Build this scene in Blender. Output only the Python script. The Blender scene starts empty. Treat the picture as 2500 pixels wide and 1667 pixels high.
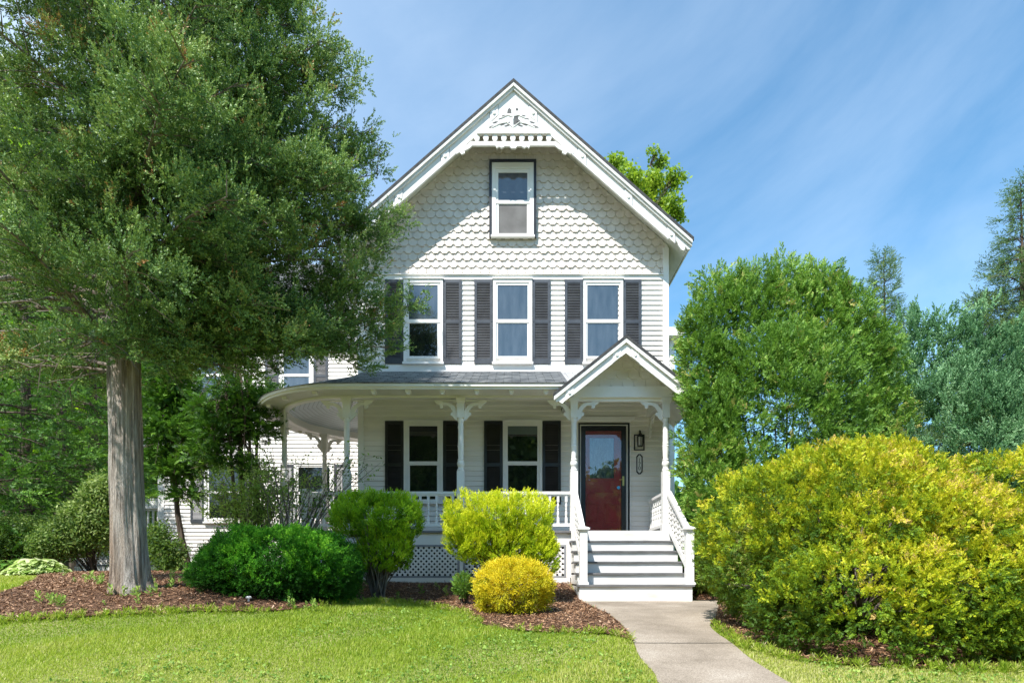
import bpy, math, random
import numpy as np
from mathutils import Vector, Matrix
from mathutils.geometry import delaunay_2d_cdt

# ------------------------------------------------------------------ basics
random.seed(7)
RNG = np.random.default_rng(11)
sc = bpy.context.scene
COL = sc.collection
F, VX, HY, CZ = 1440.0, 1250.0, 1405.0, 1.5      # focal length in photo pixels, principal point, eye height
PI = math.pi

def W(px, py, d):
    return ((px - VX) * d / F, d, CZ + (HY - py) * d / F)

def lerp(a, b, t): return a + (b - a) * t

class MB:
    """collects polygons; build() links them as one mesh object"""
    def __init__(s): s.v = []; s.f = []; s.uv = []; s.hasuv = False
    def face(s, pts, uv=None):
        i = len(s.v); s.v += [tuple(p) for p in pts]; s.f.append(tuple(range(i, i + len(pts))))
        s.uv.append(uv)
        if uv: s.hasuv = True
    def hexa(s, c):
        # c: 8 corners, bottom ring 0-3 then top ring 4-7
        i = len(s.v); s.v += [tuple(p) for p in c]
        for q in ((0, 3, 2, 1), (4, 5, 6, 7), (0, 1, 5, 4), (1, 2, 6, 5), (2, 3, 7, 6), (3, 0, 4, 7)):
            s.f.append(tuple(i + k for k in q)); s.uv.append(None)
    def box(s, x0, x1, y0, y1, z0, z1):
        s.hexa([(x0, y0, z0), (x1, y0, z0), (x1, y1, z0), (x0, y1, z0), (x0, y0, z1), (x1, y0, z1), (x1, y1, z1), (x0, y1, z1)])
    def beam(s, a, b, w, h, up=(0, 0, 1)):
        a = Vector(a); b = Vector(b); d = (b - a).normalized(); up = Vector(up)
        sd = d.cross(up).normalized(); u = sd.cross(d).normalized()
        q = []
        for p in (a, b):
            q.append([p + sd * w / 2 - u * h / 2, p - sd * w / 2 - u * h / 2, p - sd * w / 2 + u * h / 2, p + sd * w / 2 + u * h / 2])
        s.hexa([q[0][0], q[0][1], q[1][1], q[1][0], q[0][3], q[0][2], q[1][2], q[1][3]])
    def tube(s, path, rad, n=8, caps=True):
        path = [Vector(p) for p in path]
        m = len(path)
        if not hasattr(rad, '__len__'): rad = [rad] * m
        i0 = len(s.v)
        t = (path[1] - path[0]).normalized()
        u = t.orthogonal().normalized()
        for k in range(m):
            t = (path[min(k + 1, m - 1)] - path[max(k - 1, 0)]).normalized()
            u = (u - t * u.dot(t))
            u = u.normalized() if u.length > 1e-6 else t.orthogonal().normalized()
            w = t.cross(u)
            for j in range(n):
                a = 2 * PI * j / n
                s.v.append(tuple(path[k] + (u * math.cos(a) + w * math.sin(a)) * rad[k]))
        for k in range(m - 1):
            for j in range(n):
                a = i0 + k * n + j; b = i0 + k * n + (j + 1) % n
                s.f.append((a, b, b + n, a + n)); s.uv.append(None)
        if caps:
            s.f.append(tuple(i0 + j for j in reversed(range(n)))); s.uv.append(None)
            s.f.append(tuple(i0 + (m - 1) * n + j for j in range(n))); s.uv.append(None)
    def lathe(s, prof, c, n=12):
        i0 = len(s.v); m = len(prof)
        for r, z in prof:
            for j in range(n):
                a = 2 * PI * j / n + PI / n
                s.v.append((c[0] + r * math.cos(a), c[1] + r * math.sin(a), c[2] + z))
        for k in range(m - 1):
            for j in range(n):
                a = i0 + k * n + j; b = i0 + k * n + (j + 1) % n
                s.f.append((a, b, b + n, a + n)); s.uv.append(None)
        s.f.append(tuple(i0 + j for j in reversed(range(n)))); s.uv.append(None)
        s.f.append(tuple(i0 + (m - 1) * n + j for j in range(n))); s.uv.append(None)
    def prism(s, poly, fr, t0, t1):
        """poly: 2d outline; fr(u,v,n)->xyz; extruded from n=t0 to n=t1"""
        n = len(poly); i0 = len(s.v)
        s.v += [tuple(fr(u, v, t0)) for u, v in poly] + [tuple(fr(u, v, t1)) for u, v in poly]
        s.f.append(tuple(i0 + k for k in reversed(range(n)))); s.uv.append(None)
        s.f.append(tuple(i0 + n + k for k in range(n))); s.uv.append(None)
        for k in range(n):
            a = i0 + k; b = i0 + (k + 1) % n
            s.f.append((a, b, b + n, a + n)); s.uv.append(None)
    def build(s, name, mat, parent=None, smooth=False, loc=None):
        me = bpy.data.meshes.new(name)
        v = s.v
        if loc is not None: v = [(p[0] - loc[0], p[1] - loc[1], p[2] - loc[2]) for p in v]
        me.from_pydata(v, [], s.f)
        if s.hasuv:
            ul = me.uv_layers.new(name='uv'); k = 0
            for f, uv in zip(s.f, s.uv):
                for j in range(len(f)):
                    ul.data[k].uv = uv[j] if uv else (0, 0)
                    k += 1
        me.materials.append(mat)
        if smooth:
            me.polygons.foreach_set('use_smooth', [True] * len(me.polygons))
        o = bpy.data.objects.new(name, me); COL.objects.link(o)
        if loc is not None: o.location = loc
        if parent is not None:
            o.parent = parent
            if loc is None: o.matrix_parent_inverse = Matrix.Translation(-parent.location)
        return o

def tag(o, label=None, cat=None, group=None, kind=None):
    if label: o['label'] = label
    if cat: o['category'] = cat
    if group: o['group'] = group
    if kind: o['kind'] = kind
    return o
def thing(name, loc, label, cat, group=None):
    o = bpy.data.objects.new(name, None); COL.objects.link(o); o.location = loc
    o.empty_display_size = .2
    return tag(o, label, cat, group)

# ------------------------------------------------------------------ materials
def newmat(name):
    m = bpy.data.materials.new(name); m.use_nodes = True
    nt = m.node_tree
    return m, nt, nt.nodes['Principled BSDF'], nt.nodes['Material Output']
def N(nt, typ, **kw):
    n = nt.nodes.new(typ)
    for k, v in kw.items(): setattr(n, k, v)
    return n
def ramp(nt, stops):
    r = N(nt, 'ShaderNodeValToRGB'); e = r.color_ramp.elements
    while len(e) < len(stops): e.new(.5)
    for k, (p, c) in enumerate(stops):
        e[k].position = p; e[k].color = (*c, 1)
    return r
def noisy(name, c0, c1, scale=(3, 3, 3), rough=.6, bump=0, bscale=None, detail=6, p=(.35, .65), spec=.4, bdist=.01):
    m, nt, b, out = newmat(name)
    tc = N(nt, 'ShaderNodeTexCoord'); mp = N(nt, 'ShaderNodeMapping'); mp.inputs['Scale'].default_value = scale
    nz = N(nt, 'ShaderNodeTexNoise'); nz.inputs['Scale'].default_value = 1; nz.inputs['Detail'].default_value = detail
    r = ramp(nt, [(p[0], c0), (p[1], c1)])
    L = nt.links.new
    L(tc.outputs['Object'], mp.inputs['Vector']); L(mp.outputs[0], nz.inputs['Vector']); L(nz.outputs['Fac'], r.inputs[0]); L(r.outputs[0], b.inputs['Base Color'])
    b.inputs['Roughness'].default_value = rough; b.inputs['Specular IOR Level'].default_value = spec
    if bump:
        m2 = N(nt, 'ShaderNodeMapping'); m2.inputs['Scale'].default_value = bscale or scale
        n2 = N(nt, 'ShaderNodeTexNoise'); n2.inputs['Scale'].default_value = 1; n2.inputs['Detail'].default_value = 8
        bp = N(nt, 'ShaderNodeBump'); bp.inputs['Strength'].default_value = bump; bp.inputs['Distance'].default_value = bdist
        L(tc.outputs['Object'], m2.inputs['Vector']); L(m2.outputs[0], n2.inputs['Vector']); L(n2.outputs['Fac'], bp.inputs['Height']); L(bp.outputs[0], b.inputs['Normal'])
    return m
def leafmat(name, stops, transl=.35, tcol=(.25, .4, .04), rough=.5, spec=.35):
    m, nt, b, out = newmat(name); L = nt.links.new
    at = N(nt, 'ShaderNodeAttribute', attribute_name='var')
    r = ramp(nt, stops); L(at.outputs['Fac'], r.inputs[0]); L(r.outputs[0], b.inputs['Base Color'])
    b.inputs['Roughness'].default_value = rough; b.inputs['Specular IOR Level'].default_value = spec
    t = N(nt, 'ShaderNodeBsdfTranslucent')
    mx = N(nt, 'ShaderNodeMixRGB', blend_type='MULTIPLY'); mx.inputs[0].default_value = 0
    mm = N(nt, 'ShaderNodeMixRGB'); mm.inputs[0].default_value = .5; mm.inputs[2].default_value = (*tcol, 1)
    L(r.outputs[0], mm.inputs[1]); L(mm.outputs[0], t.inputs['Color'])
    ms = N(nt, 'ShaderNodeMixShader'); ms.inputs[0].default_value = transl
    L(b.outputs[0], ms.inputs[1]); L(t.outputs[0], ms.inputs[2]); L(ms.outputs[0], out.inputs['Surface'])
    return m
def shinglemat(name, c0, c1, c2, bw=.3, rh=.127):
    m, nt, b, out = newmat(name); L = nt.links.new
    uv = N(nt, 'ShaderNodeUVMap', uv_map='uv')
    br = N(nt, 'ShaderNodeTexBrick'); br.inputs['Scale'].default_value = 1
    br.inputs['Brick Width'].default_value = bw; br.inputs['Row Height'].default_value = rh; br.inputs['Mortar Size'].default_value = .006
    br.inputs['Color1'].default_value = (*c0, 1); br.inputs['Color2'].default_value = (*c1, 1); br.inputs['Mortar'].default_value = (.02, .02, .02, 1)
    nz = N(nt, 'ShaderNodeTexNoise'); nz.inputs['Scale'].default_value = 5; nz.inputs['Detail'].default_value = 8
    mx = N(nt, 'ShaderNodeMixRGB'); mx.inputs[2].default_value = (*c2, 1)
    r = ramp(nt, [(.4, (0, 0, 0)), (.75, (.8, .8, .8))])
    L(uv.outputs[0], br.inputs['Vector']); L(uv.outputs[0], nz.inputs['Vector']); L(nz.outputs['Fac'], r.inputs[0]); L(r.outputs[0], mx.inputs[0])
    L(br.outputs['Color'], mx.inputs[1]); L(mx.outputs[0], b.inputs['Base Color'])
    n2 = N(nt, 'ShaderNodeTexNoise'); n2.inputs['Scale'].default_value = 220
    bp = N(nt, 'ShaderNodeBump'); bp.inputs['Strength'].default_value = .5; bp.inputs['Distance'].default_value = .004
    L(uv.outputs[0], n2.inputs['Vector']); L(n2.outputs['Fac'], bp.inputs['Height']); L(bp.outputs[0], b.inputs['Normal'])
    b.inputs['Roughness'].default_value = .9; b.inputs['Specular IOR Level'].default_value = .25
    return m

WHITE = noisy('white_paint', (.79, .77, .74), (.87, .85, .82), (1.2, 1.2, 2.5), .45, .12, (3, 3, 30), spec=.35)
SIDING = noisy('white_siding', (.79, .75, .70), (.90, .86, .81), (.9, .9, 5), .5, .15, (2, 2, 30), spec=.3)
SHINGLE_W = noisy('white_shingle_paint', (.63, .575, .52), (.74, .68, .62), (6, 6, 3), .6, .35, (40, 40, 6), spec=.25)
SOFFIT = noisy('soffit_paint', (.66, .65, .62), (.75, .74, .71), (3, 3, 3), .6)
TREAD = noisy('grey_deck_paint', (.13, .13, .135), (.19, .19, .195), (6, 6, 6), .5)
RISER = noisy('worn_white_riser', (.58, .56, .51), (.80, .79, .77), (1.6, 1.6, 6), .5, .1, p=(.3, .55))
SHUT_UP = noisy('sunlit_black_shutter', (.045, .048, .055), (.07, .075, .085), (5, 5, 5), .38, spec=.6)  # black shutters, sunlit sheen put into a lighter colour
SHUT_LO = noisy('shaded_black_shutter', (.02, .0195, .018), (.034, .032, .03), (5, 5, 5), .3, spec=.6)  # the same black shutters, porch shade put into a darker colour
BLACK = noisy('black_metal', (.012, .013, .016), (.02, .021, .025), (8, 8, 8), .35, spec=.5)
GREYTRIM = noisy('grey_trim', (.22, .23, .25), (.30, .31, .33), (5, 5, 5), .6)
DARK = noisy('dark_void', (.012, .012, .012), (.02, .02, .018), (2, 2, 2), .9)  # near-black: painted shade behind the lattices, and the walk joint
ROOF = shinglemat('asphalt_shingle', (.22, .225, .235), (.42, .425, .43), (.55, .545, .535))
ROOFD = shinglemat('dark_asphalt_shingle', (.06, .065, .07), (.15, .155, .16), (.22, .22, .215))
BRICK_R = noisy('red_brick', (.30, .07, .045), (.42, .13, .09), (9, 9, 9), .85)
REDDOOR = noisy('red_door_paint', (.40, .028, .033), (.48, .038, .042), (3, 3, 3), .35, spec=.5)
BRASS, _nt, _b, _o = newmat('brass'); _b.inputs['Base Color'].default_value = (.6, .45, .18, 1); _b.inputs['Metallic'].default_value = 1; _b.inputs['Roughness'].default_value = .3
GUTTER = noisy('weathered_gutter', (.36, .34, .28), (.55, .53, .48), (1.5, 1.5, 6), .5)

def beadmat():
    m, nt, b, out = newmat('blue_beadboard'); L = nt.links.new
    uv = N(nt, 'ShaderNodeUVMap', uv_map='uv'); sp = N(nt, 'ShaderNodeSeparateXYZ'); L(uv.outputs[0], sp.inputs[0])
    mu = N(nt, 'ShaderNodeMath', operation='MULTIPLY'); mu.inputs[1].default_value = 12; L(sp.outputs[1], mu.inputs[0])
    fr = N(nt, 'ShaderNodeMath', operation='FRACT'); L(mu.outputs[0], fr.inputs[0])
    r = ramp(nt, [(0, (.20, .24, .27)), (.10, (.52, .60, .66)), (.9, (.56, .63, .69)), (1, (.20, .24, .27))])
    L(fr.outputs[0], r.inputs[0]); L(r.outputs[0], b.inputs['Base Color']); b.inputs['Roughness'].default_value = .5
    return m
BEAD = beadmat()
def glassmat(name, c0, c1, ior=1.9, scale=(9, 1, 2), rough=.02):
    m = noisy(name, c0, c1, scale, rough, .03, (1.3, 1.3, 1.3), detail=3, spec=.5, bdist=.02)
    b = m.node_tree.nodes['Principled BSDF']; b.inputs['IOR'].default_value = ior
    return m
PANE_UP = glassmat('curtained_glass', (.045, .062, .078), (.075, .095, .115), 2.0)
PANE_LO = glassmat('dark_glass', (.006, .009, .008), (.012, .016, .013), 1.75)
PANE_GB = glassmat('attic_glass', (.05, .06, .075), (.07, .085, .10), 1.9)
SCREEN = noisy('insect_screen', (.11, .105, .10), (.15, .145, .14), (4, 4, 4), .6)
LACE = noisy('lace_glass', (.05, .08, .11), (.12, .16, .20), (30, 30, 9), .03, p=(.45, .6)); LACE.node_tree.nodes['Principled BSDF'].inputs['IOR'].default_value = 1.8
BLIND = noisy('grey_green_blind', (.10, .13, .12), (.12, .15, .14), (2, 2, 2), .5, spec=.6)
def stormglass():
    m, nt, b, out = newmat('storm_glass'); L = nt.links.new
    g = N(nt, 'ShaderNodeBsdfGlossy'); g.inputs['Roughness'].default_value = .01; g.inputs['Color'].default_value = (.95, .97, 1, 1)
    t = N(nt, 'ShaderNodeBsdfTransparent'); lw = N(nt, 'ShaderNodeFresnel'); lw.inputs['IOR'].default_value = 1.55
    ms = N(nt, 'ShaderNodeMixShader'); L(lw.outputs[0], ms.inputs[0]); L(t.outputs[0], ms.inputs[1]); L(g.outputs[0], ms.inputs[2]); L(ms.outputs[0], out.inputs['Surface'])
    nt.nodes.remove(b); return m
STORM = stormglass()
STICKER, _nt, _b, _o = newmat('blue_sticker'); _b.inputs['Base Color'].default_value = (.08, .45, .8, 1)
LAMPGLASS, _nt, _b, _o = newmat('lantern_glass'); _b.inputs['Base Color'].default_value = (.55, .53, .48, 1); _b.inputs['Roughness'].default_value = .1
PLATE = noisy('plate_enamel', (.62, .61, .58), (.70, .69, .66), (5, 5, 5), .4)
EDGE = noisy('roof_edge', (.035, .036, .038), (.07, .07, .07), (20, 20, 20), .85)
CUT = noisy('cutout_shade', (.10, .10, .10), (.15, .15, .145), (9, 9, 9), .9)  # shade of the fretwork openings, put into the colour
# ------------------------------------------------------------------ terrain
_R = np.array([(-80, 1.5), (0, 1.5), (4.6, .85), (6, .66), (7.5, .50), (9.25, .4175), (9.8, .30), (10.3, .20), (10.7, .14), (12, .10), (20, 0), (60, -.3), (600, -1.5)])
_L = np.array([(-80, 1.5), (0, 1.5), (5, .76), (6.0, .60), (6.7, .43), (7.6, .20), (9, .08), (11, -.05), (16, -.10), (60, -.5), (600, -1.5)])
def gz(x, d):
    x = np.asarray(x, float); d = np.asarray(d, float)
    t = np.clip((x + 4.6) / 3.2, 0, 1); t = t * t * (3 - 2 * t)
    h = np.interp(d, _L[:, 0], _L[:, 1]) * (1 - t) + np.interp(d, _R[:, 0], _R[:, 1]) * t
    h = h + .012 * np.sin(1.7 * x + .6 * d) * np.sin(1.1 * d - .4 * x + 1)
    return CZ - h
def g1(x, d): return float(gz(x, d))
def gp(px, py):
    """where the sight line through a photo point meets the terrain"""
    lo, hi = 2.0, 40.0
    prev = lo
    d = lo
    while d < hi:
        x = (px - VX) * d / F; z = CZ + (HY - py) * d / F
        if z < g1(x, d): break
        prev = d; d += .05
    a, b = prev, d
    for _ in range(30):
        m = (a + b) / 2
        if CZ + (HY - py) * m / F < g1((px - VX) * m / F, m): b = m
        else: a = m
    return ((px - VX) * a / F, a)
def gpD(px, py): return gp(px * 1.0629, py * 1.0629)

def inpoly(x, y, poly):
    ins = np.zeros(np.shape(x), bool); n = len(poly)
    for i in range(n):
        x0, y0 = poly[i]; x1, y1 = poly[(i + 1) % n]
        if y0 == y1: continue
        c = ((y0 > y) != (y1 > y)) & (x < (x1 - x0) * (y - y0) / (y1 - y0) + x0)
        ins ^= c
    return ins
def smooth_line(pts, k=6):
    P = [np.array(p, float) for p in pts]; out = []
    for i in range(len(P) - 1):
        p0 = P[max(i - 1, 0)]; p1 = P[i]; p2 = P[i + 1]; p3 = P[min(i + 2, len(P) - 1)]
        for j in range(k):
            t = j / k
            out.append(tuple(.5 * ((2 * p1) + (-p0 + p2) * t + (2 * p0 - 5 * p1 + 4 * p2 - p3) * t * t + (-p0 + 3 * p1 - 3 * p2 + p3) * t ** 3)))
    out.append(tuple(P[-1])); return out
def sheet(name, poly, dz, mat, step=.25, **tags):
    xs = [p[0] for p in poly]; ys = [p[1] for p in poly]
    gx, gy = np.meshgrid(np.arange(min(xs), max(xs), step), np.arange(min(ys), max(ys), step))
    gx = gx.ravel(); gy = gy.ravel(); k = inpoly(gx, gy, poly); gx = gx[k]; gy = gy[k]
    n = len(poly)
    vs = [Vector(p) for p in poly] + [Vector((a, b)) for a, b in zip(gx, gy)]
    r = delaunay_2d_cdt(vs, [(i, (i + 1) % n) for i in range(n)], [], 1, 1e-5)
    co = r[0]; mb = MB(); mb.v = [(p.x, p.y, g1(p.x, p.y) + dz) for p in co]; mb.f = [tuple(f) for f in r[2]]; mb.uv = [None] * len(mb.f)
    o = mb.build(name, mat, smooth=True); tag(o, **tags); return o

def lawnmat():
    m, nt, b, out = newmat('lawn_soil'); L = nt.links.new
    tc = N(nt, 'ShaderNodeTexCoord')
    n1 = N(nt, 'ShaderNodeTexNoise'); n1.inputs['Scale'].default_value = .9; n1.inputs['Detail'].default_value = 5
    n2 = N(nt, 'ShaderNodeTexNoise'); n2.inputs['Scale'].default_value = 40; n2.inputs['Detail'].default_value = 6
    r1 = ramp(nt, [(.35, (.20, .26, .04)), (.65, (.36, .34, .13))]); r2 = ramp(nt, [(.3, (.35, .35, .35)), (.7, (1, 1, 1))])
    mx = N(nt, 'ShaderNodeMixRGB', blend_type='MULTIPLY'); mx.inputs[0].default_value = 1
    L(tc.outputs['Object'], n1.inputs[0]); L(tc.outputs['Object'], n2.inputs[0]); L(n1.outputs[0], r1.inputs[0]); L(n2.outputs[0], r2.inputs[0])
    L(r1.outputs[0], mx.inputs[1]); L(r2.outputs[0], mx.inputs[2]); L(mx.outputs[0], b.inputs['Base Color']); b.inputs['Roughness'].default_value = .95
    return m
LAWN = lawnmat()
MULCH = noisy('bark_mulch', (.05, .026, .014), (.19, .098, .052), (55, 55, 55), .95, 1, (70, 70, 70), detail=10, bdist=.03)
def walkmat():
    m, nt, b, out = newmat('weathered_concrete'); L = nt.links.new
    tc = N(nt, 'ShaderNodeTexCoord')
    n1 = N(nt, 'ShaderNodeTexNoise'); n1.inputs['Scale'].default_value = 1.3; n1.inputs['Detail'].default_value = 7; n1.inputs['Roughness'].default_value = .65
    n2 = N(nt, 'ShaderNodeTexNoise'); n2.inputs['Scale'].default_value = 90; n2.inputs['Detail'].default_value = 4
    r1 = ramp(nt, [(.32, (.22, .18, .135)), (.55, (.34, .285, .225)), (.75, (.43, .375, .31))]); r2 = ramp(nt, [(.35, (.62, .60, .58)), (.65, (1.1, 1.1, 1.1))])
    mx = N(nt, 'ShaderNodeMixRGB', blend_type='MULTIPLY'); mx.inputs[0].default_value = 1
    L(tc.outputs['Object'], n1.inputs[0]); L(tc.outputs['Object'], n2.inputs[0]); L(n1.outputs[0], r1.inputs[0]); L(n2.outputs[0], r2.inputs[0])
    L(r1.outputs[0], mx.inputs[1]); L(r2.outputs[0], mx.inputs[2]); L(mx.outputs[0], b.inputs['Base Color']); b.inputs['Roughness'].default_value = .9
    bp = N(nt, 'ShaderNodeBump'); bp.inputs['Strength'].default_value = .6; bp.inputs['Distance'].default_value = .006; L(n2.outputs[0], bp.inputs['Height']); L(bp.outputs[0], b.inputs['Normal'])
    return m
CONC = walkmat()
ASPH = noisy('asphalt', (.04, .04, .042), (.065, .065, .066), (30, 30, 30), .9)

def ground():
    xs = np.concatenate([np.linspace(-600, -30, 14), np.linspace(-26, -9, 24), np.linspace(-8.5, 8.5, 90), np.linspace(9, 26, 24), np.linspace(30, 600, 14)])
    ys = np.concatenate([np.linspace(-300, -10, 12), np.linspace(-8, 3, 10), np.linspace(3.2, 13, 80), np.linspace(13.5, 30, 25), np.linspace(34, 600, 14)])
    X, Y = np.meshgrid(xs, ys); Z = gz(X, Y)
    mb = MB(); mb.v = list(zip(X.ravel().tolist(), Y.ravel().tolist(), Z.ravel().tolist()))
    w = len(xs)
    mb.f = [(j * w + i, j * w + i + 1, (j + 1) * w + i + 1, (j + 1) * w + i) for j in range(len(ys) - 1) for i in range(w - 1)]
    mb.uv = [None] * len(mb.f)
    tag(mb.build('ground', LAWN, smooth=True), kind='structure')
ground()
# walkway, bed edges from the photo
walk_l = smooth_line([gp(*p) for p in ((1420, 1469), (1469, 1493), (1505, 1516), (1529, 1540), (1547, 1569), (1559, 1599), (1576, 1623), (1597, 1644), (1606, 1667))])
walk_r = smooth_line([gp(*p) for p in ((1752, 1467), (1754, 1485), (1746, 1512), (1734, 1525), (1746, 1543), (1791, 1575), (1839, 1614), (1925, 1667))])
ex = [(walk_l[-1][0] + .05, 3.2), (walk_r[-1][0] + .25, 3.2)]
walk_poly = walk_l + [(1.55, 3.3), (1.7, 1.0), (3.2, 1.0), (2.75, 3.3)] + walk_r[::-1]
bed_edge = smooth_line([gpD(*p) for p in ((-250, 1432), (0, 1428), (150, 1420), (300, 1412), (450, 1406), (640, 1404), (800, 1389), (880, 1384), (950, 1388), (1040, 1405), (1100, 1432), (1180, 1449), (1300, 1454), (1400, 1459), (1462, 1476))], 5)
bed_poly = bed_edge + [p for p in walk_l if p[1] > bed_edge[-1][1]][::-1] + [(1.1, 9.45), (1.1, 12.2), (-3.2, 12.2), (-3.2, 15.9), (-12.5, 15.9), (-12.5, 12.6)] + [gpD(*p) for p in ((150, 1298), (105, 1318), (60, 1345), (0, 1364))] + [(-9.5, 7.9)]
bed2_edge = smooth_line([walk_r[int(len(walk_r) * .40)], gpD(1700, 1480), gpD(1760, 1500), gpD(1850, 1520), gpD(2000, 1532), gpD(2200, 1540), gpD(2400, 1540), gpD(2700, 1530)], 5)
bed2_poly = [p for p in walk_r if p[1] >= bed2_edge[0][1]] [::1] + bed2_edge + [(9.5, 5.5), (9.5, 12.2), (2.9, 12.2), (2.9, 9.4)]
o = sheet('walkway', walk_poly, .012, CONC, .2, kind='structure')
j0 = gp(1552, 1572); j1 = gp(1790, 1572)
mb = MB()
for a, b in (((gp(1540, 1572)), gp(1795, 1572)),):
    n = 12; pa = [(lerp(a[0], b[0], i / n), lerp(a[1], b[1], i / n) + .004 * math.sin(i * 2)) for i in range(n + 1)]
    for i in range(n):
        q = [(pa[i][0], pa[i][1] - .006), (pa[i + 1][0], pa[i + 1][1] - .006), (pa[i + 1][0], pa[i + 1][1] + .006), (pa[i][0], pa[i][1] + .006)]
        mb.face([(x, y, g1(x, y) + .0165) for x, y in q])
tag(mb.build('walkway_joint', DARK), kind='structure')
sheet('mulch_bed', bed_poly, .02, MULCH, .18, kind='structure')
sheet('mulch_bed', bed2_poly, .02, MULCH, .18, kind='structure')
tag_street = sheet('street', [(-80, -9), (80, -9), (80, -2), (-80, -2)], .01, ASPH, 4, kind='structure')

# ------------------------------------------------------------------ foliage kit (numpy)
def blades(n, length, bl, bw, kind, rng, spread=.8, start=.08, droop=0.):
    """a spray along +Z: n blades as folded diamonds -> (n,4,3), tip position along the spray (n)"""
    t = start + (1 - start) * (np.arange(n) + rng.random(n) * .8) / n
    ax = np.stack([.04 * np.sin(3 * t + rng.random() * 6), .04 * np.cos(2 * t + rng.random() * 6) - droop * t * t, t], 1) * length
    if kind == 'flat': ang = np.where(np.arange(n) % 2 == 0, 0, PI) + rng.normal(0, .25, n)
    else: ang = np.arange(n) * 2.4 + rng.normal(0, .5, n)
    sp = spread * (1 - .55 * t) + rng.normal(0, .08, n)
    d = np.stack([np.cos(ang) * np.sin(sp), np.sin(ang) * np.sin(sp) - droop * .6 * t, np.cos(sp)], 1)
    d /= np.linalg.norm(d, axis=1)[:, None]
    ln = bl * (1 - .35 * t) * rng.uniform(.75, 1.25, n)
    if kind == 'flat': side = np.cross(d, [0, 1, 0]) + rng.normal(0, .25, (n, 3))
    else: side = np.cross(d, rng.normal(0, 1, (n, 3)))
    side /= np.linalg.norm(side, axis=1)[:, None] + 1e-9
    w = bw * rng.uniform(.75, 1.25, n)
    p0 = ax; p2 = ax + d * ln[:, None]
    mid = ax + d * (ln * .5)[:, None]
    q = np.stack([p0, mid + side * (w / 2)[:, None], p2, mid - side * (w / 2)[:, None]], 1)
    return q, t
def leaves(n, size, lw, rng, rad=.5, up=.5):
    """a twig end of n broad leaves round the origin"""
    c = rng.normal(0, rad * .5, (n, 3))
    d = rng.normal(0, 1, (n, 3)); d[:, 2] *= .5; d[:, 2] -= .15; d /= np.linalg.norm(d, axis=1)[:, None]
    nr = rng.normal(0, .6, (n, 3)) + np.array([0, 0, up]); side = np.cross(d, nr); side /= np.linalg.norm(side, axis=1)[:, None] + 1e-9
    ln = size * rng.uniform(.7, 1.3, n); w = ln * lw
    q = np.stack([c, c + d * (ln * .55)[:, None] + side * (w / 2)[:, None], c + d * ln[:, None], c + d * (ln * .55)[:, None] - side * (w / 2)[:, None]], 1)
    return q, rng.random(n)
def frames(ax, roll):
    z = ax / (np.linalg.norm(ax, axis=1)[:, None] + 1e-9)
    ref = np.where(np.abs(z[:, 2:3]) > .95, np.array([[1., 0, 0]]), np.array([[0., 0, 1.]]))
    x = np.cross(ref, z); x /= np.linalg.norm(x, axis=1)[:, None] + 1e-9; y = np.cross(z, x)
    c = np.cos(roll)[:, None]; s = np.sin(roll)[:, None]
    return x * c + y * s, y * c - x * s, z
def scatter(variants, pos, ax, scale, var, rng, roll=None, tipvar=.25, jit=.12):
    n = len(pos); pick = rng.integers(0, len(variants), n)
    if roll is None: roll = rng.uniform(0, 2 * PI, n)
    X, Y, Z = frames(ax, roll); Q = []; A = []
    for k, (q, t) in enumerate(variants):
        m = np.where(pick == k)[0]
        if not len(m): continue
        s = scale[m][:, None, None, None]
        v = pos[m][:, None, None, :] + s * (q[None, ..., 0:1] * X[m][:, None, None, :] + q[None, ..., 1:2] * Y[m][:, None, None, :] + q[None, ..., 2:3] * Z[m][:, None, None, :])
        Q.append(v.reshape(-1, 4, 3))
        a = np.clip(var[m][:, None] + tipvar * (t[None, :] - .5) + rng.normal(0, jit, (len(m), len(t))), 0, 1)
        A.append(a.reshape(-1))
    return np.concatenate(Q), np.concatenate(A)
def quadmesh(name, Q, A, mat, parent=None, loc=(0, 0, 0)):
    n = len(Q); me = bpy.data.meshes.new(name); k = Q.shape[1]
    me.vertices.add(n * k); me.vertices.foreach_set('co', (Q - np.array(loc)).astype(np.float32).ravel())
    me.loops.add(n * k); me.loops.foreach_set('vertex_index', np.arange(n * k, dtype=np.int32))
    me.polygons.add(n); me.polygons.foreach_set('loop_start', np.arange(0, n * k, k, dtype=np.int32)); me.polygons.foreach_set('loop_total', np.full(n, k, np.int32))
    at = me.attributes.new('var', 'FLOAT', 'POINT'); at.data.foreach_set('value', np.repeat(A, k).astype(np.float32))
    me.update(calc_edges=True); me.materials.append(mat)
    o = bpy.data.objects.new(name, me); COL.objects.link(o); o.location = loc
    if parent is not None: o.parent = parent; o.location = np.array(loc) - np.array(parent.location)
    return o
def unit(v): return v / (np.linalg.norm(v, axis=-1, keepdims=True) + 1e-9)
def lump(p, f, rng, k=7):
    s = np.zeros(len(p))
    for i in range(k):
        w = rng.normal(0, 1, 3); w = w / np.linalg.norm(w) * f * rng.uniform(.6, 1.6)
        s += np.sin(p @ w + rng.uniform(0, 6.28))
    return s / math.sqrt(k)

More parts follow.
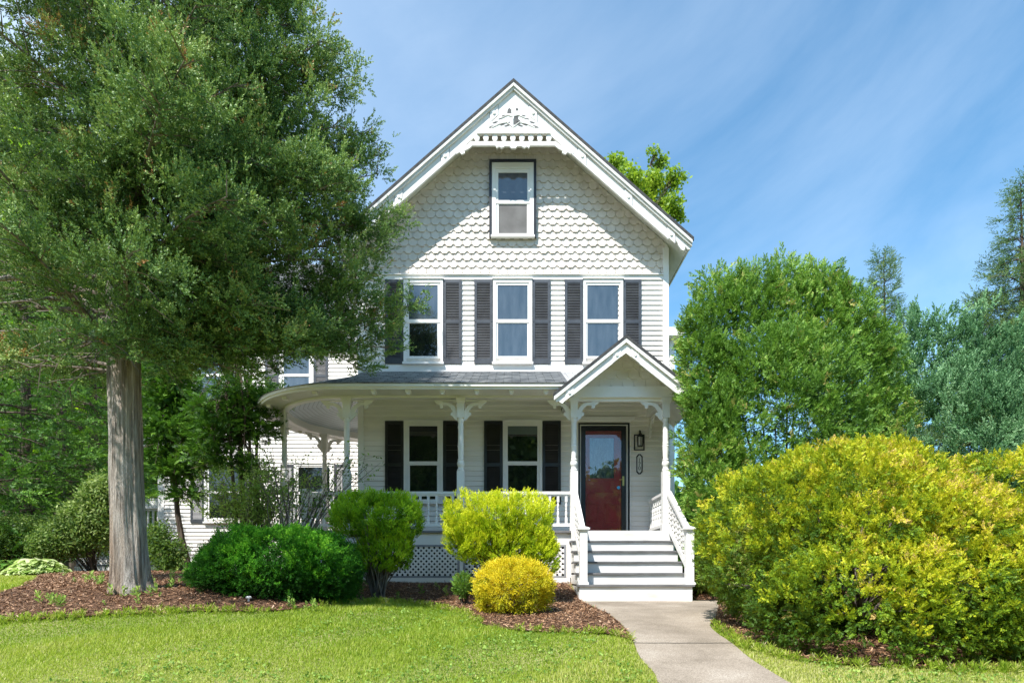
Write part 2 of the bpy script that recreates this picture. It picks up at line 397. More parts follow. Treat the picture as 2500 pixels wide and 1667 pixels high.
BARK = noisy('brown_bark', (.05, .036, .026), (.13, .10, .075), (14, 14, 3), .95, .8, (20, 20, 4), bdist=.02)
def cedarbark():
    m, nt, b, out = newmat('grey_stringy_bark'); L = nt.links.new
    tc = N(nt, 'ShaderNodeTexCoord')
    def nz(sx, sz, det):
        mp = N(nt, 'ShaderNodeMapping'); mp.inputs['Scale'].default_value = (sx, sx, sz)
        n = N(nt, 'ShaderNodeTexNoise'); n.inputs['Scale'].default_value = 1; n.inputs['Detail'].default_value = det; n.inputs['Roughness'].default_value = .65
        L(tc.outputs['Object'], mp.inputs[0]); L(mp.outputs[0], n.inputs[0]); return n
    a = nz(34, 1.9, 9); c = nz(3, .6, 3); e = nz(90, 2.5, 4)
    r = ramp(nt, [(.3, (.13, .11, .092)), (.46, (.42, .375, .33)), (.66, (.70, .64, .57))]); L(a.outputs[0], r.inputs[0])
    r2 = ramp(nt, [(.35, (.75, .62, .52)), (.6, (1, 1, 1))]); L(c.outputs[0], r2.inputs[0])
    mx = N(nt, 'ShaderNodeMixRGB', blend_type='MULTIPLY'); mx.inputs[0].default_value = 1; L(r.outputs[0], mx.inputs[1]); L(r2.outputs[0], mx.inputs[2]); L(mx.outputs[0], b.inputs['Base Color'])
    ad = N(nt, 'ShaderNodeMath', operation='ADD'); L(a.outputs[0], ad.inputs[0]); L(e.outputs[0], ad.inputs[1])
    bp = N(nt, 'ShaderNodeBump'); bp.inputs['Strength'].default_value = 1; bp.inputs['Distance'].default_value = .05; L(ad.outputs[0], bp.inputs['Height']); L(bp.outputs[0], b.inputs['Normal'])
    b.inputs['Roughness'].default_value = .95; b.inputs['Specular IOR Level'].default_value = .15
    return m
CBARK = cedarbark()
# ------------------------------------------------------------------ house
house = thing('house', (.03, 12, CZ - .1), 'white clapboard house with scalloped front gable, dark shutters, red front door and rounded porch', 'house')
YF = 12.0; S = 120.0
fx = lambda px: (px - VX) / S
fz = lambda py: CZ + (HY - py) / S
def P_(name, mb, mat, parent=house, **k): return mb.build(name, mat, parent, **k)
def fr_front(Y): return lambda u, v, n: (u, Y - n, v)
def fr_left(X): return lambda u, v, n: (X - n, u, v)
def fr_right(X): return lambda u, v, n: (X + n, u, v)

def clap(mb, fr, u0, u1, z0, z1, exp=.102, n0=.003, n1=.026, cut=None, rnd=None):
    """clapboard courses with real laps; cut(zmid)->(u0,u1) narrows a course"""
    z = z0; k = 0
    while z < z1 - 1e-4:
        zt = min(z + exp, z1); a, b = u0, u1
        if cut:
            c = cut((z + zt) / 2)
            if not c: z = zt; continue
            a, b = c
        segs = [a]; r = random.random()
        uu = a + 1.2 + r * 2.4
        while uu < b - .6: segs.append(uu); uu += 3.0 + random.random()
        segs.append(b)
        for i in range(len(segs) - 1):
            p, q = segs[i], segs[i + 1] - (.0025 if i < len(segs) - 2 else 0); j = random.uniform(-.0012, .0012)
            zb_ = z + j; zm_ = z + j + .009
            mb.face([fr(p, zm_, n1), fr(q, zm_, n1), fr(q, zt + .004, n0), fr(p, zt + .004, n0)])
            mb.face([fr(p, zb_, n1 * .55), fr(q, zb_, n1 * .55), fr(q, zm_, n1), fr(p, zm_, n1)])
            mb.face([fr(p, zb_, 0), fr(q, zb_, 0), fr(q, zb_, n1 * .55), fr(p, zb_, n1 * .55)])
        z = zt; k += 1
def fish(mb, fr, z0, z1, cut, w=.183, exp=.144, r=.041, n0=.004, n1=.025):
    """scalloped wooden shingles, each a tilted slab with rounded-out lower corners"""
    k = 0; z = z0
    prof = [(-w / 2 + .0035, r)] + [(-w / 2 + r * math.sin(a), r * math.cos(a)) for a in (PI / 7, PI / 3.6, PI / 2.5, PI / 2)]
    prof = prof + [(-a, b) for a, b in prof[::-1]]
    while z < z1:
        c = cut(z + exp * .5)
        if c:
            a, b = c; off = (k % 2) * w / 2
            i0 = math.floor((a - off) / w) - 1; i1 = math.ceil((b - off) / w) + 1
            for i in range(i0, i1 + 1):
                cx = i * w + off; hh = exp * 1.25; t = random.uniform(-.003, .003); dz = random.uniform(-.003, .003)
                pl = [(cx + u, z + v + dz) for u, v in prof] + [(cx + w / 2 - .0035, z + hh), (cx - w / 2 + .0035, z + hh)]
                pl = [(min(max(u, a), b), v) for u, v in pl]
                if max(p[0] for p in pl) - min(p[0] for p in pl) < .015: continue
                def nn(v): return n1 + t + (n0 - n1) * min(max((v - z) / exp, 0), 1.25)
                mb.face([fr(u, v, nn(v)) for u, v in pl])
                for q in range(len(pl) - 1):
                    (u, v), (u2, v2) = pl[q], pl[q + 1]
                    mb.face([fr(u, v, 0), fr(u2, v2, 0), fr(u2, v2, nn(v2)), fr(u, v, nn(v))])
                for (u, v), (u2, v2) in ((pl[-1], pl[0]), (pl[-3], pl[-2])): mb.face([fr(u, v, .001), fr(u2, v2, .001), fr(u2, v2, nn(v2)), fr(u, v, nn(v))])
        z += exp; k += 1

XC, XL, XR = .03, -3.125, 3.18
ZAP = CZ + (HY - 201) * 11.5 / F; SL = .879; HALF = 3.47
ztop = lambda x: ZAP - SL * abs(x - XC)
ZB = fz(684.5); ZB2 = fz(673.6)
# body of the main block (plain core behind the cladding)
mb = MB()
pent = [(XL + .01, CZ - .2), (XR - .01, CZ - .2), (XR - .01, ztop(XR) - .13), (XC, ZAP - .13), (XL + .01, ztop(XL) - .13)]
mb.prism(pent, lambda u, v, n: (u, 12.002 + n, v), 0, 8.5)
P_('wall', mb, SIDING)
mb = MB(); clap(mb, fr_front(YF), XL + .05, XR - .05, CZ + .80, ZB, .102); P_('clapboard_siding', mb, SIDING)
mb = MB()
zr = lambda z: (XC - (ZAP - .16 - z) / SL, XC + (ZAP - .16 - z) / SL)
def cutg(z):
    a, b = zr(z + .02)
    a = max(a, XL + .06); b = min(b, XR - .06)
    return (a, b) if b - a > .06 else None
fish(mb, fr_front(YF), fz(671.5), ZAP - .2, cutg); P_('scalloped_shingle_wall', mb, SHINGLE_W)
# side walls, clapboarded
mb = MB(); clap(mb, fr_left(XL), 12.06, 15.8, CZ - .1, CZ + 7.0); P_('side_siding', mb, SIDING)
mb = MB(); clap(mb, fr_right(XR), 12.06, 20.5, CZ - .1, CZ + 6.6); P_('side_siding', mb, SIDING)
# corner boards, belt and drip moulding
for a, b in ((875, 888.5), (1618, 1631.5)):
    x0, x1 = fx(a), fx(b); mb = MB()
    zt = min(ztop(x0), ztop(x1)) - .2
    mb.box(x0, x1, 11.955, 12.08, CZ + .79, zt); P_('corner_board', mb, WHITE)
mb = MB(); mb.box(XL + .115, XR - .115, 11.965, 11.999, ZB, ZB2); mb.box(XL + .11, XR - .11, 11.935, 11.998, ZB2, ZB2 + .018); P_('belt_board', mb, WHITE)
mb = MB(); mb.box(XL + .115, XR - .115, 11.968, 11.999, fz(911) - .1, fz(892)); P_('apron_board', mb, WHITE)

# ---- windows
def ring(mb, fr, x0, x1, z0, z1, w, n0, n1, wb=None, wt=None):
    wb = w if wb is None else wb; wt = w if wt is None else wt
    def bx(a, b, c, d): mb.prism([(a, c), (b, c), (b, d), (a, d)], fr, n0, n1)
    bx(x0, x0 + w, z0, z1); bx(x1 - w, x1, z0, z1); bx(x0 + w, x1 - w, z0, z0 + wb); bx(x0 + w, x1 - w, z1 - wt, z1)
def window(fr, x0, x1, z0, z1, gx0, gx1, gz0, gz1, zm, up, lo, sill=True, case=WHITE, sash=WHITE, n=.036, head=True):
    """casing (the part), two sashes, two panes, sill"""
    mb = MB(); cw = min(gx0 - x0, x1 - gx1) * .62; ct = (z1 - gz1) * .62
    ring(mb, fr, x0, x1, z0, z1, cw, n - .02, n + .028, wt=ct, wb=.02)
    if head: mb.prism([(x0 - .015, z1), (x1 + .015, z1), (x1 + .015, z1 + .022), (x0 - .015, z1 + .022)], fr, n - .02, n + .05)
    w = P_('window', mb, case)
    bw = (gx0 - x0 - cw); bt = z1 - gz1 - ct; mr = .034
    mb = MB(); ring(mb, fr, x0 + cw + .001, x1 - cw - .001, zm - mr, z1 - ct - .001, bw, n - .015, n + .014, wt=bt, wb=mr * 2); P_('sash', mb, sash, w)
    mb = MB(); ring(mb, fr, x0 + cw + .001, x1 - cw - .001, gz0 - .05, zm - mr - .001, bw * 1.15, n - .015, n + .004, wt=.01, wb=.05); P_('sash', mb, sash, w)
    mb = MB(); mb.prism([(gx0 - .01, zm), (gx1 + .01, zm), (gx1 + .01, gz1 + .01), (gx0 - .01, gz1 + .01)], fr, n - .014, n + .002); P_('pane', mb, up, w)
    mb = MB(); mb.prism([(gx0 - .01, gz0 - .01), (gx1 + .01, gz0 - .01), (gx1 + .01, zm - mr * .5), (gx0 - .01, zm - mr * .5)], fr, n - .014, n - .006); P_('pane', mb, lo, w)
    if sill:
        mb = MB(); mb.prism([(x0 - .02, z0 - .012), (x1 + .02, z0 - .012), (x1 + .02, z0 + .03), (x0 - .02, z0 + .03)], fr, n - .02, n + .06); P_('sill', mb, case, w)
    return w
def shutter(fr, x0, x1, z0, z1, mat, zmid, n=.02, arch=True, th=.03):
    mb = MB(); st = (x1 - x0) * .15
    def bx(a, b, c, d, n0, n1): mb.prism([(a, c), (b, c), (b, d), (a, d)], fr, n0, n1)
    bx(x0, x0 + st, z0, z1, n, n + th); bx(x1 - st, x1, z0, z1, n, n + th)
    bx(x0 + st, x1 - st, z0, z0 + .10, n, n + th - .003); bx(x0 + st, x1 - st, z1 - .07, z1, n, n + th - .003); bx(x0 + st, x1 - st, zmid - .035, zmid + .035, n, n + th - .003)
    bx(x0 + st, x1 - st, z0 + .10, z1 - .07, n - .012, n + .004)
    for a, b in ((z0 + .10, zmid - .035), (zmid + .035, z1 - .07)):
        m = max(1, round((b - a) / .033))
        for i in range(m):
            z = a + (b - a) * i / m; h = (b - a) / m
            mb.face([fr(x0 + st, z + h * .15, n + th - .006), fr(x1 - st, z + h * .15, n + th - .006), fr(x1 - st, z + h * 1.05, n + .006), fr(x0 + st, z + h * 1.05, n + .006)])
            mb.face([fr(x0 + st, z + h * .02, n + th - .008), fr(x1 - st, z + h * .02, n + th - .008), fr(x1 - st, z + h * .15, n + th - .006), fr(x0 + st, z + h * .15, n + th - .006)])
    for zz in (z0 + .13, zmid, z1 - .13):                      # fixing screws
        for xx in (x0 + st * .45, x1 - st * .45):
            bx(xx - .008, xx + .008, zz - .008, zz + .008, n + th, n + th + .006)
    return P_('shutter', mb, mat)
FRN = fr_front(YF)
for a, b, ga, gb in ((986.5, 1082, 999, 1073), (1204, 1299, 1215, 1287.5), (1423.5, 1520, 1433, 1506.5)):
    window(FRN, fx(a), fx(b), fz(890), fz(684.6), fx(ga), fx(gb), fz(871), fz(699), fz(786), PANE_UP, PANE_UP if a > 1000 else PANE_LO)
for a, b in ((941, 985.8), (1083, 1127.5), (1158, 1203), (1299.8, 1343.5), (1378, 1422.5), (1520.8, 1564.5)):
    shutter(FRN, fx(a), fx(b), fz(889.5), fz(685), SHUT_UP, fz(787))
for a, b, ga, gb in ((987, 1081.8, 1000, 1073), (1228, 1323.4, 1239.5, 1313)):
    w = window(FRN, fx(a), fx(b), fz(1229), fz(1029), fx(ga), fx(gb), fz(1219), fz(1041), fz(1131), PANE_LO, PANE_LO)
    if a > 1100:
        mb = MB(); mb.prism([(fx(ga), fz(1061)), (fx(gb), fz(1061)), (fx(gb), fz(1041.5)), (fx(ga), fz(1041.5))], FRN, .0385, .0402); P_('blind', mb, BLIND, w)
for a, b in ((941, 986.2), (1082.6, 1128), (1182, 1227.2), (1324.2, 1369)):
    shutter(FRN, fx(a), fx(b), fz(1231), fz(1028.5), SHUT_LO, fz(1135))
# attic window with its black surround: zoom1 coordinates
q = lambda x: fx(850 + x * .38265); r_ = lambda y: fz(150 + y * .38265)
mb = MB(); ring(mb, FRN, q(901), q(1199), r_(1136), r_(643), (q(917) - q(901)), .0, .09, wb=.001); P_('window_surround', mb, BLACK)
window(FRN, q(918), q(1183), r_(1134), r_(662), q(958), q(1144), r_(1108), r_(724), r_(910), PANE_GB, SCREEN, n=.054, head=False)

# ---- gable roof with overhang, barge boards and fretwork
Y0 = 11.45
def slope_pts(sgn, x, off=0): return XC + sgn * x, ZAP - SL * x - off
def shingle_slope(mb, p0, uvec, svec, lu, ls, exp=.13, st=.012, nvec=None, lu_top=None, o_top=0., v0=0.):
    """stepped courses: p0 lower corner, uvec along the eave, svec up the slope"""
    p0, uvec, svec = Vector(p0), Vector(uvec), Vector(svec); n = Vector(nvec) if nvec else uvec.cross(svec).normalized()
    if n.z < 0: n = -n
    lu_top = lu if lu_top is None else lu_top
    m = max(1, round(ls / exp)); e = ls / m
    for i in range(m):
        s0, s1 = i * e, (i + 1) * e
        f0, f1 = s0 / ls, s1 / ls
        a0, b0 = o_top * f0, lerp(lu, lu_top, f0) + o_top * f0
        a1, b1 = o_top * f1, lerp(lu, lu_top, f1) + o_top * f1
        A = p0 + uvec * a0 + svec * s0; B = p0 + uvec * b0 + svec * s0; C = p0 + uvec * b1 + svec * s1; D = p0 + uvec * a1 + svec * s1
        mb.face([A + n * st, B + n * st, C, D], [(a0, v0 + s0), (b0, v0 + s0), (b1, v0 + s1), (a1, v0 + s1)])
        mb.face([A, B, B + n * st, A + n * st], [(a0, v0 + s0), (b0, v0 + s0), (b0, v0 + s0 + .01), (a0, v0 + s0 + .01)])
mb = MB()
ang = math.atan(SL); ls = (HALF + .02) / math.cos(ang)
for sgn in (-1, 1):
    x, z = slope_pts(sgn, HALF + .02, .02)
    shingle_slope(mb, (x, Y0, z), (0, 1, 0), (-sgn * math.cos(ang), 0, math.sin(ang)), 9.5, ls, nvec=(sgn * math.sin(ang), 0, math.cos(ang)))
poly = [slope_pts(-1, HALF + .02, .045), slope_pts(-1, 0, .045), slope_pts(1, HALF + .02, .045), slope_pts(1, HALF + .02, .008), slope_pts(-1, 0, .008 - .015), slope_pts(-1, HALF + .02, .008)]
for sg in (-1, 1):
    mb.prism([slope_pts(sg, HALF + .02, .05), slope_pts(sg, 0, .05), slope_pts(sg, 0, .0), slope_pts(sg, HALF + .02, .0)], lambda u, v, n: (u, n, v), Y0, 20.95)
roof = P_('roof', mb, ROOFD)
mb = MB()
for sg in (-1, 1): mb.prism([slope_pts(sg, HALF + .025, .056), slope_pts(sg, 0, .056), slope_pts(sg, 0, -.012), slope_pts(sg, HALF + .025, -.012)], lambda u, v, n: (u, n, v), Y0 - .03, Y0 - .001)
P_('roof_edge', mb, EDGE, roof)
mb = MB()
for sg in (-1, 1):
    mb.prism([slope_pts(sg, HALF - .02, .12), slope_pts(sg, 0, .12), slope_pts(sg, 0, .052), slope_pts(sg, HALF - .02, .052)], lambda u, v, n: (u, n, v), Y0 + .03, 20.9)
P_('soffit', mb, SOFFIT)
for sg in (-1, 1):      # eave gutters
    x = HALF - .018; mb = MB()
    mb.prism([slope_pts(sg, x, .05), (slope_pts(sg, x + .03)[0], slope_pts(sg, x, .06)[1]), (slope_pts(sg, x + .03)[0], slope_pts(sg, x, .14)[1]), slope_pts(sg, x, .16)], lambda u, v, n: (u, n, v), Y0 + .04, 20.9)
    P_('gutter', mb, GUTTER)
mb = MB()
for sg in (-1, 1):      # crown fascia, two steps
    mb.prism([slope_pts(sg, HALF - .0, .17), slope_pts(sg, 0, .17), slope_pts(sg, 0, .053), slope_pts(sg, HALF - .0, .053)], lambda u, v, n: (u, n, v), Y0 + .005, Y0 + .045)
    mb.prism([slope_pts(sg, HALF - .0, .12), slope_pts(sg, 0, .12), slope_pts(sg, 0, .0535), slope_pts(sg, HALF - .0, .0535)], lambda u, v, n: (u, n, v), Y0 - .025, Y0 + .004)
P_('fascia', mb, SOFFIT)
for sg in (-1, 1):
    mb = MB(); xe = HALF - .02
    b0, b1 = .165, .385
    # scroll-cut lower end
    end = [(xe, b0), (xe, b0 + .06), (xe - .05, b0 + .10), (xe - .10, b1 - .13), (xe - .12, b1 - .04), (xe - .17, b1 + .0), (xe - .23, b1 - .03), (xe - .26, b1 - .09), (xe - .31, b1 - .08), (xe - .36, b1 - .01), (xe - .42, b1)]
    pl = [slope_pts(sg, 0, b0)] + [slope_pts(sg, *e) for e in end] + [slope_pts(sg, 0, b1)]
    mb.prism(pl, lambda u, v, n: (u, n, v), Y0 + .05, Y0 + .085)
    for t in (.11, .385, .645, .885):      # square blocks with turned buttons
        xm = HALF * t; hw = .075
        mb.prism([slope_pts(sg, xm - hw, b0 + .012), slope_pts(sg, xm + hw, b0 + .012), slope_pts(sg, xm + hw, b1 - .006), slope_pts(sg, xm - hw, b1 - .006)], lambda u, v, n: (u, n, v), Y0 + .036, Y0 + .05)
        cx, cz = slope_pts(sg, xm, (b0 + b1) / 2)
        mb.prism([(cx + .03 * math.cos(k * PI / 5), cz + .03 * math.sin(k * PI / 5)) for k in range(10)], lambda u, v, n: (u, n, v), Y0 + .018, Y0 + .037)
    mb.prism([slope_pts(sg, .42, b1 + .022), slope_pts(sg, HALF - .45, b1 + .022), slope_pts(sg, HALF - .45, b1 - .004), slope_pts(sg, .42, b1 - .004)], lambda u, v, n: (u, n, v), Y0 + .04, Y0 + .09)
    bb = P_('barge_board', mb, WHITE)
    for t in (.11, .385, .645, .885):
        mb = MB()
        for xx in (HALF * t - .082, HALF * t + .082): mb.prism([slope_pts(sg, xx - .005, b0 + .012), slope_pts(sg, xx + .005, b0 + .012), slope_pts(sg, xx + .005, b1 - .006), slope_pts(sg, xx - .005, b1 - .006)], lambda u, v, n: (u, n, v), Y0 + .046, Y0 + .0505)
        P_('joint', mb, GREYTRIM, bb)
# fretwork in the peak (rake plane, d = 11.5): zoom1 coordinates
qx = lambda x: (850 + x * .38265 - VX) * 11.52 / F
qz = lambda y: CZ + (HY - 150 - y * .38265) * 11.52 / F
frY = lambda u, v, n: (u, 11.52 - n, v)
fret = MB()
fret.prism([(qx(850), qz(452)), (qx(1262), qz(452)), (qx(1056), qz(268))], frY, 0, .03)
peak = P_('gable_fretwork', fret, WHITE)
mb = MB(); mb.prism([(qx(822), qz(474)), (qx(1292), qz(474)), (qx(1270), qz(452)), (qx(845), qz(452))], frY, -.01, .06); P_('ledge', mb, WHITE, peak)
mb = MB(); mb.prism([(qx(755), qz(545)), (qx(940), qz(545)), (qx(948), qz(562)), (qx(962), qz(551)), (qx(980), qz(560)), (qx(1000), qz(549)), (qx(1030), qz(549)), (qx(1040), qz(562)), (qx(1068), qz(562)), (qx(1078), qz(549)), (qx(1105), qz(549)), (qx(1125), qz(560)), (qx(1140), qz(551)), (qx(1152), qz(562)), (qx(1160), qz(545)), (qx(1355), qz(545)), (qx(1322), qz(519)), (qx(785), qz(519))], frY, -.01, .035)
for sg, x0 in ((-1, 755), (1, 1355)):     # curved corner brackets below the board
    e = lambda dx, y: (qx(x0 + sg * dx), qz(y))
    mb.prism([e(-40, 543), e(10, 543), e(85, 590), e(60, 597), e(45, 586), e(30, 600), e(8, 590), e(14, 578), e(-12, 566)], frY, -.008, .033)
P_('scalloped_rail', mb, WHITE, peak)
for k in range(9):
    mb = MB(); cx, cz = qx(822 + k * 57.2), qz(496)
    mb.prism([(cx + .052 * math.cos(a * PI / 6), cz + .066 * math.sin(a * PI / 6)) for a in range(12)], frY, .0, .035)
    mb.prism([(cx - .018, qz(520)), (cx + .018, qz(520)), (cx + .018, qz(474)), (cx - .018, qz(474))], frY, .004, .03)
    P_('spindle', mb, WHITE, peak)
mb = MB()          # dark inlays painted as the shade in the leaf-scroll openings, and the raised stem
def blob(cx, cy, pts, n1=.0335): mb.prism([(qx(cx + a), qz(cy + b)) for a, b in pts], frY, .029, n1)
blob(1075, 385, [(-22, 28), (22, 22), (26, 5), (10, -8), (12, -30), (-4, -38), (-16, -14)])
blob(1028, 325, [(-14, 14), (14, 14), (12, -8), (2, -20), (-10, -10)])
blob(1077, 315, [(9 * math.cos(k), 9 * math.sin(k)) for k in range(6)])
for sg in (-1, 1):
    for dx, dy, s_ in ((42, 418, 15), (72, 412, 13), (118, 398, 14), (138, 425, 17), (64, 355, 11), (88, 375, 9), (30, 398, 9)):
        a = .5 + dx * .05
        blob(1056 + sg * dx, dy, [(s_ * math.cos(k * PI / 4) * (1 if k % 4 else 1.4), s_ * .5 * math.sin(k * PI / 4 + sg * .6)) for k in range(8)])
P_('cutout_inlay', mb, CUT, peak)
mb = MB()
mb.tube([(qx(1052), 11.485, qz(432)), (qx(1050), 11.483, qz(385)), (qx(1060), 11.483, qz(345)), (qx(1044), 11.485, qz(312))], .011, 6)
for sg in (-1, 1):
    mb.tube([(qx(1052 + sg * 4), 11.484, qz(425)), (qx(1052 + sg * 40), 11.484, qz(398)), (qx(1052 + sg * 90), 11.484, qz(408)), (qx(1052 + sg * 140), 11.484, qz(432))], .009, 6)
    mb.tube([(qx(1052 + sg * 2), 11.484, qz(360)), (qx(1052 + sg * 36), 11.484, qz(352)), (qx(1052 + sg * 80), 11.484, qz(372))], .008, 6)
P_('vine_scroll', mb, WHITE, peak)

# ---- porch
ZF = CZ + .811; ZBM = CZ + 3.215; YP = 10.71
CCX, CCY, RB, RE, RD = -3.0, 12.36, 1.65, 2.10, 1.72
def arc(R, a0, a1, n): return [(CCX + R * math.cos(lerp(a0, a1, i / n)), CCY + R * math.sin(lerp(a0, a1, i / n))) for i in range(n + 1)]
A0, A1 = 1.5 * PI, .5 * PI           # front tangent -> left -> back
porch_out = lambda R, xr, n=28: [(xr, CCY - R)] + arc(R, A0, A1, n) + [(XL, CCY + R)]
def slab(mb, R, xr, z0, z1, yback=12.0):
    pl = porch_out(R, xr) + [(XL, yback), (xr, yback)]
    mb.prism(pl, lambda u, v, n: (u, v, n), z0, z1)
mb = MB(); slab(mb, RD + .06, 2.93, ZF - .035, ZF); deck = P_('porch_deck', mb, TREAD)
mb = MB(); slab(mb, RD + .0, 2.90, ZF - .25, ZF - .036); P_('skirt_board', mb, WHITE)
mb = MB(); slab(mb, RD - .12, 2.8, CZ - .3, ZF - .26); P_('dark_porch_backing', mb, DARK)  # dark backing for the lattice, painted as the shade under the porch
mb = MB(); mb.box(-3.0, 1.05, CCY - RD + .002, CCY - RD + .05, CZ - .24, CZ - .03)
pa = arc(RD, A0, A1, 24)
for i in range(24): mb.hexa([(*pa[i], CZ - .24), (*pa[i + 1], CZ - .24), (pa[i + 1][0] * .98 + CCX * .02, pa[i + 1][1] * .98 + CCY * .02, CZ - .24), (pa[i][0] * .98 + CCX * .02, pa[i][1] * .98 + CCY * .02, CZ - .24), (*pa[i], CZ - .03), (*pa[i + 1], CZ - .03), (pa[i + 1][0] * .98 + CCX * .02, pa[i + 1][1] * .98 + CCY * .02, CZ - .03), (pa[i][0] * .98 + CCX * .02, pa[i][1] * .98 + CCY * .02, CZ - .03)])
P_('base_board', mb, WHITE)
def clipseg(x0, z0, dx, dz, X0, X1, Z0, Z1):
    t0, t1 = -1e9, 1e9
    for p, d, lo, hi in ((x0, dx, X0, X1), (z0, dz, Z0, Z1)):
        a, b = (lo - p) / d, (hi - p) / d
        t0 = max(t0, min(a, b)); t1 = min(t1, max(a, b))
    return (t0, t1) if t1 - t0 > .02 else None
def lattice(fr, x0, x1, z0, z1, sp=.068, w=.034):
    mb = MB()
    for dirn, n in ((1, .0), (-1, .008)):
        k = -80
        L = (x1 - x0) + (z1 - z0); m = int(L / (sp * 1.414)) + 3
        for k in range(-m, m + 1):
            px = (x0 + x1) / 2 + k * sp * 1.414; pz = (z0 + z1) / 2
            c = clipseg(px, pz, .7071, .7071 * dirn, x0, x1, z0, z1)
            if not c: continue
            a = (px + c[0] * .7071, pz + c[0] * .7071 * dirn); b = (px + c[1] * .7071, pz + c[1] * .7071 * dirn)
            ox, oz = -.7071 * dirn * w / 2, .7071 * w / 2
            mb.prism([(a[0] - ox, a[1] - oz), (b[0] - ox, b[1] - oz), (b[0] + ox, b[1] + oz), (a[0] + ox, a[1] + oz)], fr, n, n + .007)
    p = P_('lattice_panel', mb, WHITE)
    mb = MB(); ring(mb, fr, x0 - .035, x1 + .035, z0 - .035, z1 + .035, .035, -.01, .03); P_('frame', mb, GREYTRIM, p)
    return p
fl = lambda u, v, n: (u, CCY - RD + .03 - n, v)
pxp = lambda p: (p - VX) * 10.66 / F
for a, b in ((720, 935), (952, 1117), (1136, 1377)):
    lattice(fl, max(pxp(a), -3.6), pxp(b), CZ - .0, ZF - .285)
for a, b in ((935, 952), (1117, 1136), (1377, 1400)):
    mb = MB(); mb.box(pxp(a) + .04, pxp(b) - .04, CCY - RD + .0, CCY - RD + .06, CZ - .031, ZF - .251); P_('skirt_post', mb, WHITE)

def post(x, y, z0=ZF, z1=ZBM, name='porch_post'):
    mb = MB(); h = z1 - z0
    mb.box(x - .066, x + .066, y - .066, y + .066, z0, z0 + 1.08); mb.box(x - .078, x + .078, y - .078, y + .078, z0, z0 + .12)
    p = P_(name, mb, WHITE); mb = MB()
    mb.box(x - .064, x + .064, y - .064, y + .064, z1 - .36, z1 - .002); mb.box(x - .085, x + .085, y - .085, y + .085, z1 - .06, z1 - .001); mb.box(x - .076, x + .076, y - .076, y + .076, z1 - .09, z1 - .06)
    P_('capital', mb, WHITE, p)
    mb = MB(); k = h - .36
    prof = [(.058, 1.08), (.066, 1.10), (.066, 1.115), (.05, 1.13), (.050, 1.16), (.066, 1.20), (.068, 1.23), (.052, 1.275), (.060, 1.29), (.046, 1.31), (.055, 1.50), (.056, 1.52), (.061, 1.54), (.050, 1.56), (.056, 1.58), (.051, 1.62), (.049, 1.85), (.054, 1.87), (.054, 1.89), (.048, 1.91), (.047, 1.96), (.058, 1.99), (.058, k)]
    mb.lathe([(r, min(z, k)) for r, z in prof], (x, y, z0), 14); P_('turned_shaft', mb, WHITE, p, smooth=False)
    return p
BR = [(0, .375), (0, .19), (.02, .165), (.045, .125), (.085, .085), (.12, .062), (.18, .044), (.262, .04), (.27, .02), (0, .02), (0, 0), (.42, 0), (.40, .035), (.365, .065), (.355, .085), (.33, .092), (.318, .10), (.315, .14), (.28, .152), (.25, .135), (.262, .115), (.25, .095), (.185, .095), (.12, .14), (.085, .21), (.082, .235), (.11, .222), (.123, .25), (.118, .28), (.08, .295), (.066, .325), (.025, .36)]
def bracket(p, x, y, z, dx, dy, th=.03):
    mb = MB(); L_ = math.hypot(dx, dy); dx /= L_; dy /= L_; nx, ny = -dy, dx
    mb.prism([(u + .064, v) for u, v in BR], lambda u, v, n: (x + dx * u + nx * n, y + dy * u + ny * n, z - v), -th / 2, th / 2)
    P_('bracket', mb, WHITE, p)
def pt(a): return (CCX + RB * math.cos(a), CCY + RB * math.sin(a))
posts = []
for px in (847, 1125, 1401, 1625):
    x = (px - VX) * YP / F; p = post(x, YP); posts.append((x, YP, p))
    zz = ZBM - .03
    if px == 847: bracket(p, x, YP, zz, -1, .08); bracket(p, x, YP, zz, 1, 0)
    elif px == 1625: bracket(p, x, YP, zz, -1, 0); bracket(p, x, YP, zz, 0, 1)
    else: bracket(p, x, YP, zz, -1, 0); bracket(p, x, YP, zz, 1, 0)
angB, angC = PI + math.radians(22), PI - math.radians(40)
for a in (angB, angC):
    x, y = pt(a); p = post(x, y)
    for s_ in (-1, 1): bracket(p, x, y, ZBM - .03, -math.sin(a) * s_, math.cos(a) * s_)
mb = MB(); mb.box(XR - .19, XR - .07, 11.90, 11.985, ZF, ZF + .72); p = P_('half_post', mb, WHITE)
mb = MB(); 
bx_ = 2.79; bracket_p = posts[3][2]
mb.prism([(11.95 - u, ZBM - .05 - v) for u, v in BR], lambda u, v, n: (bx_ + n, u, v), -.015, .015); P_('bracket', mb, WHITE, bracket_p)

# beam / frieze, fascia, ceiling, roof of the porch
def curve_band(mb, R0, R1, z0, z1, xr, a_from=A0, a_to=A1, n=32):
    """a curved beam between radii R1<R0 following the porch outline"""
    o = [(xr, CCY - R0)] + arc(R0, a_from, a_to, n); i = [(xr, CCY - R1)] + arc(R1, a_from, a_to, n)
    o.append((XL, CCY + R0)); i.append((XL, CCY + R1))
    for k in range(len(o) - 1):
        mb.hexa([(*o[k], z0), (*o[k + 1], z0), (*i[k + 1], z0), (*i[k], z0), (*o[k], z1), (*o[k + 1], z1), (*i[k + 1], z1), (*i[k], z1)])
mb = MB(); curve_band(mb, RB + .055, RB - .055, ZBM, ZBM + .16, 2.85)
mb.box(2.735, 2.845, CCY - RB + .056, 11.98, ZBM, ZBM + .16)
P_('porch_beam', mb, WHITE)
mb = MB(); curve_band(mb, RB + .075, RB + .056, ZBM + .09, ZBM + .12, 2.85); P_('beam_moulding', mb, WHITE)
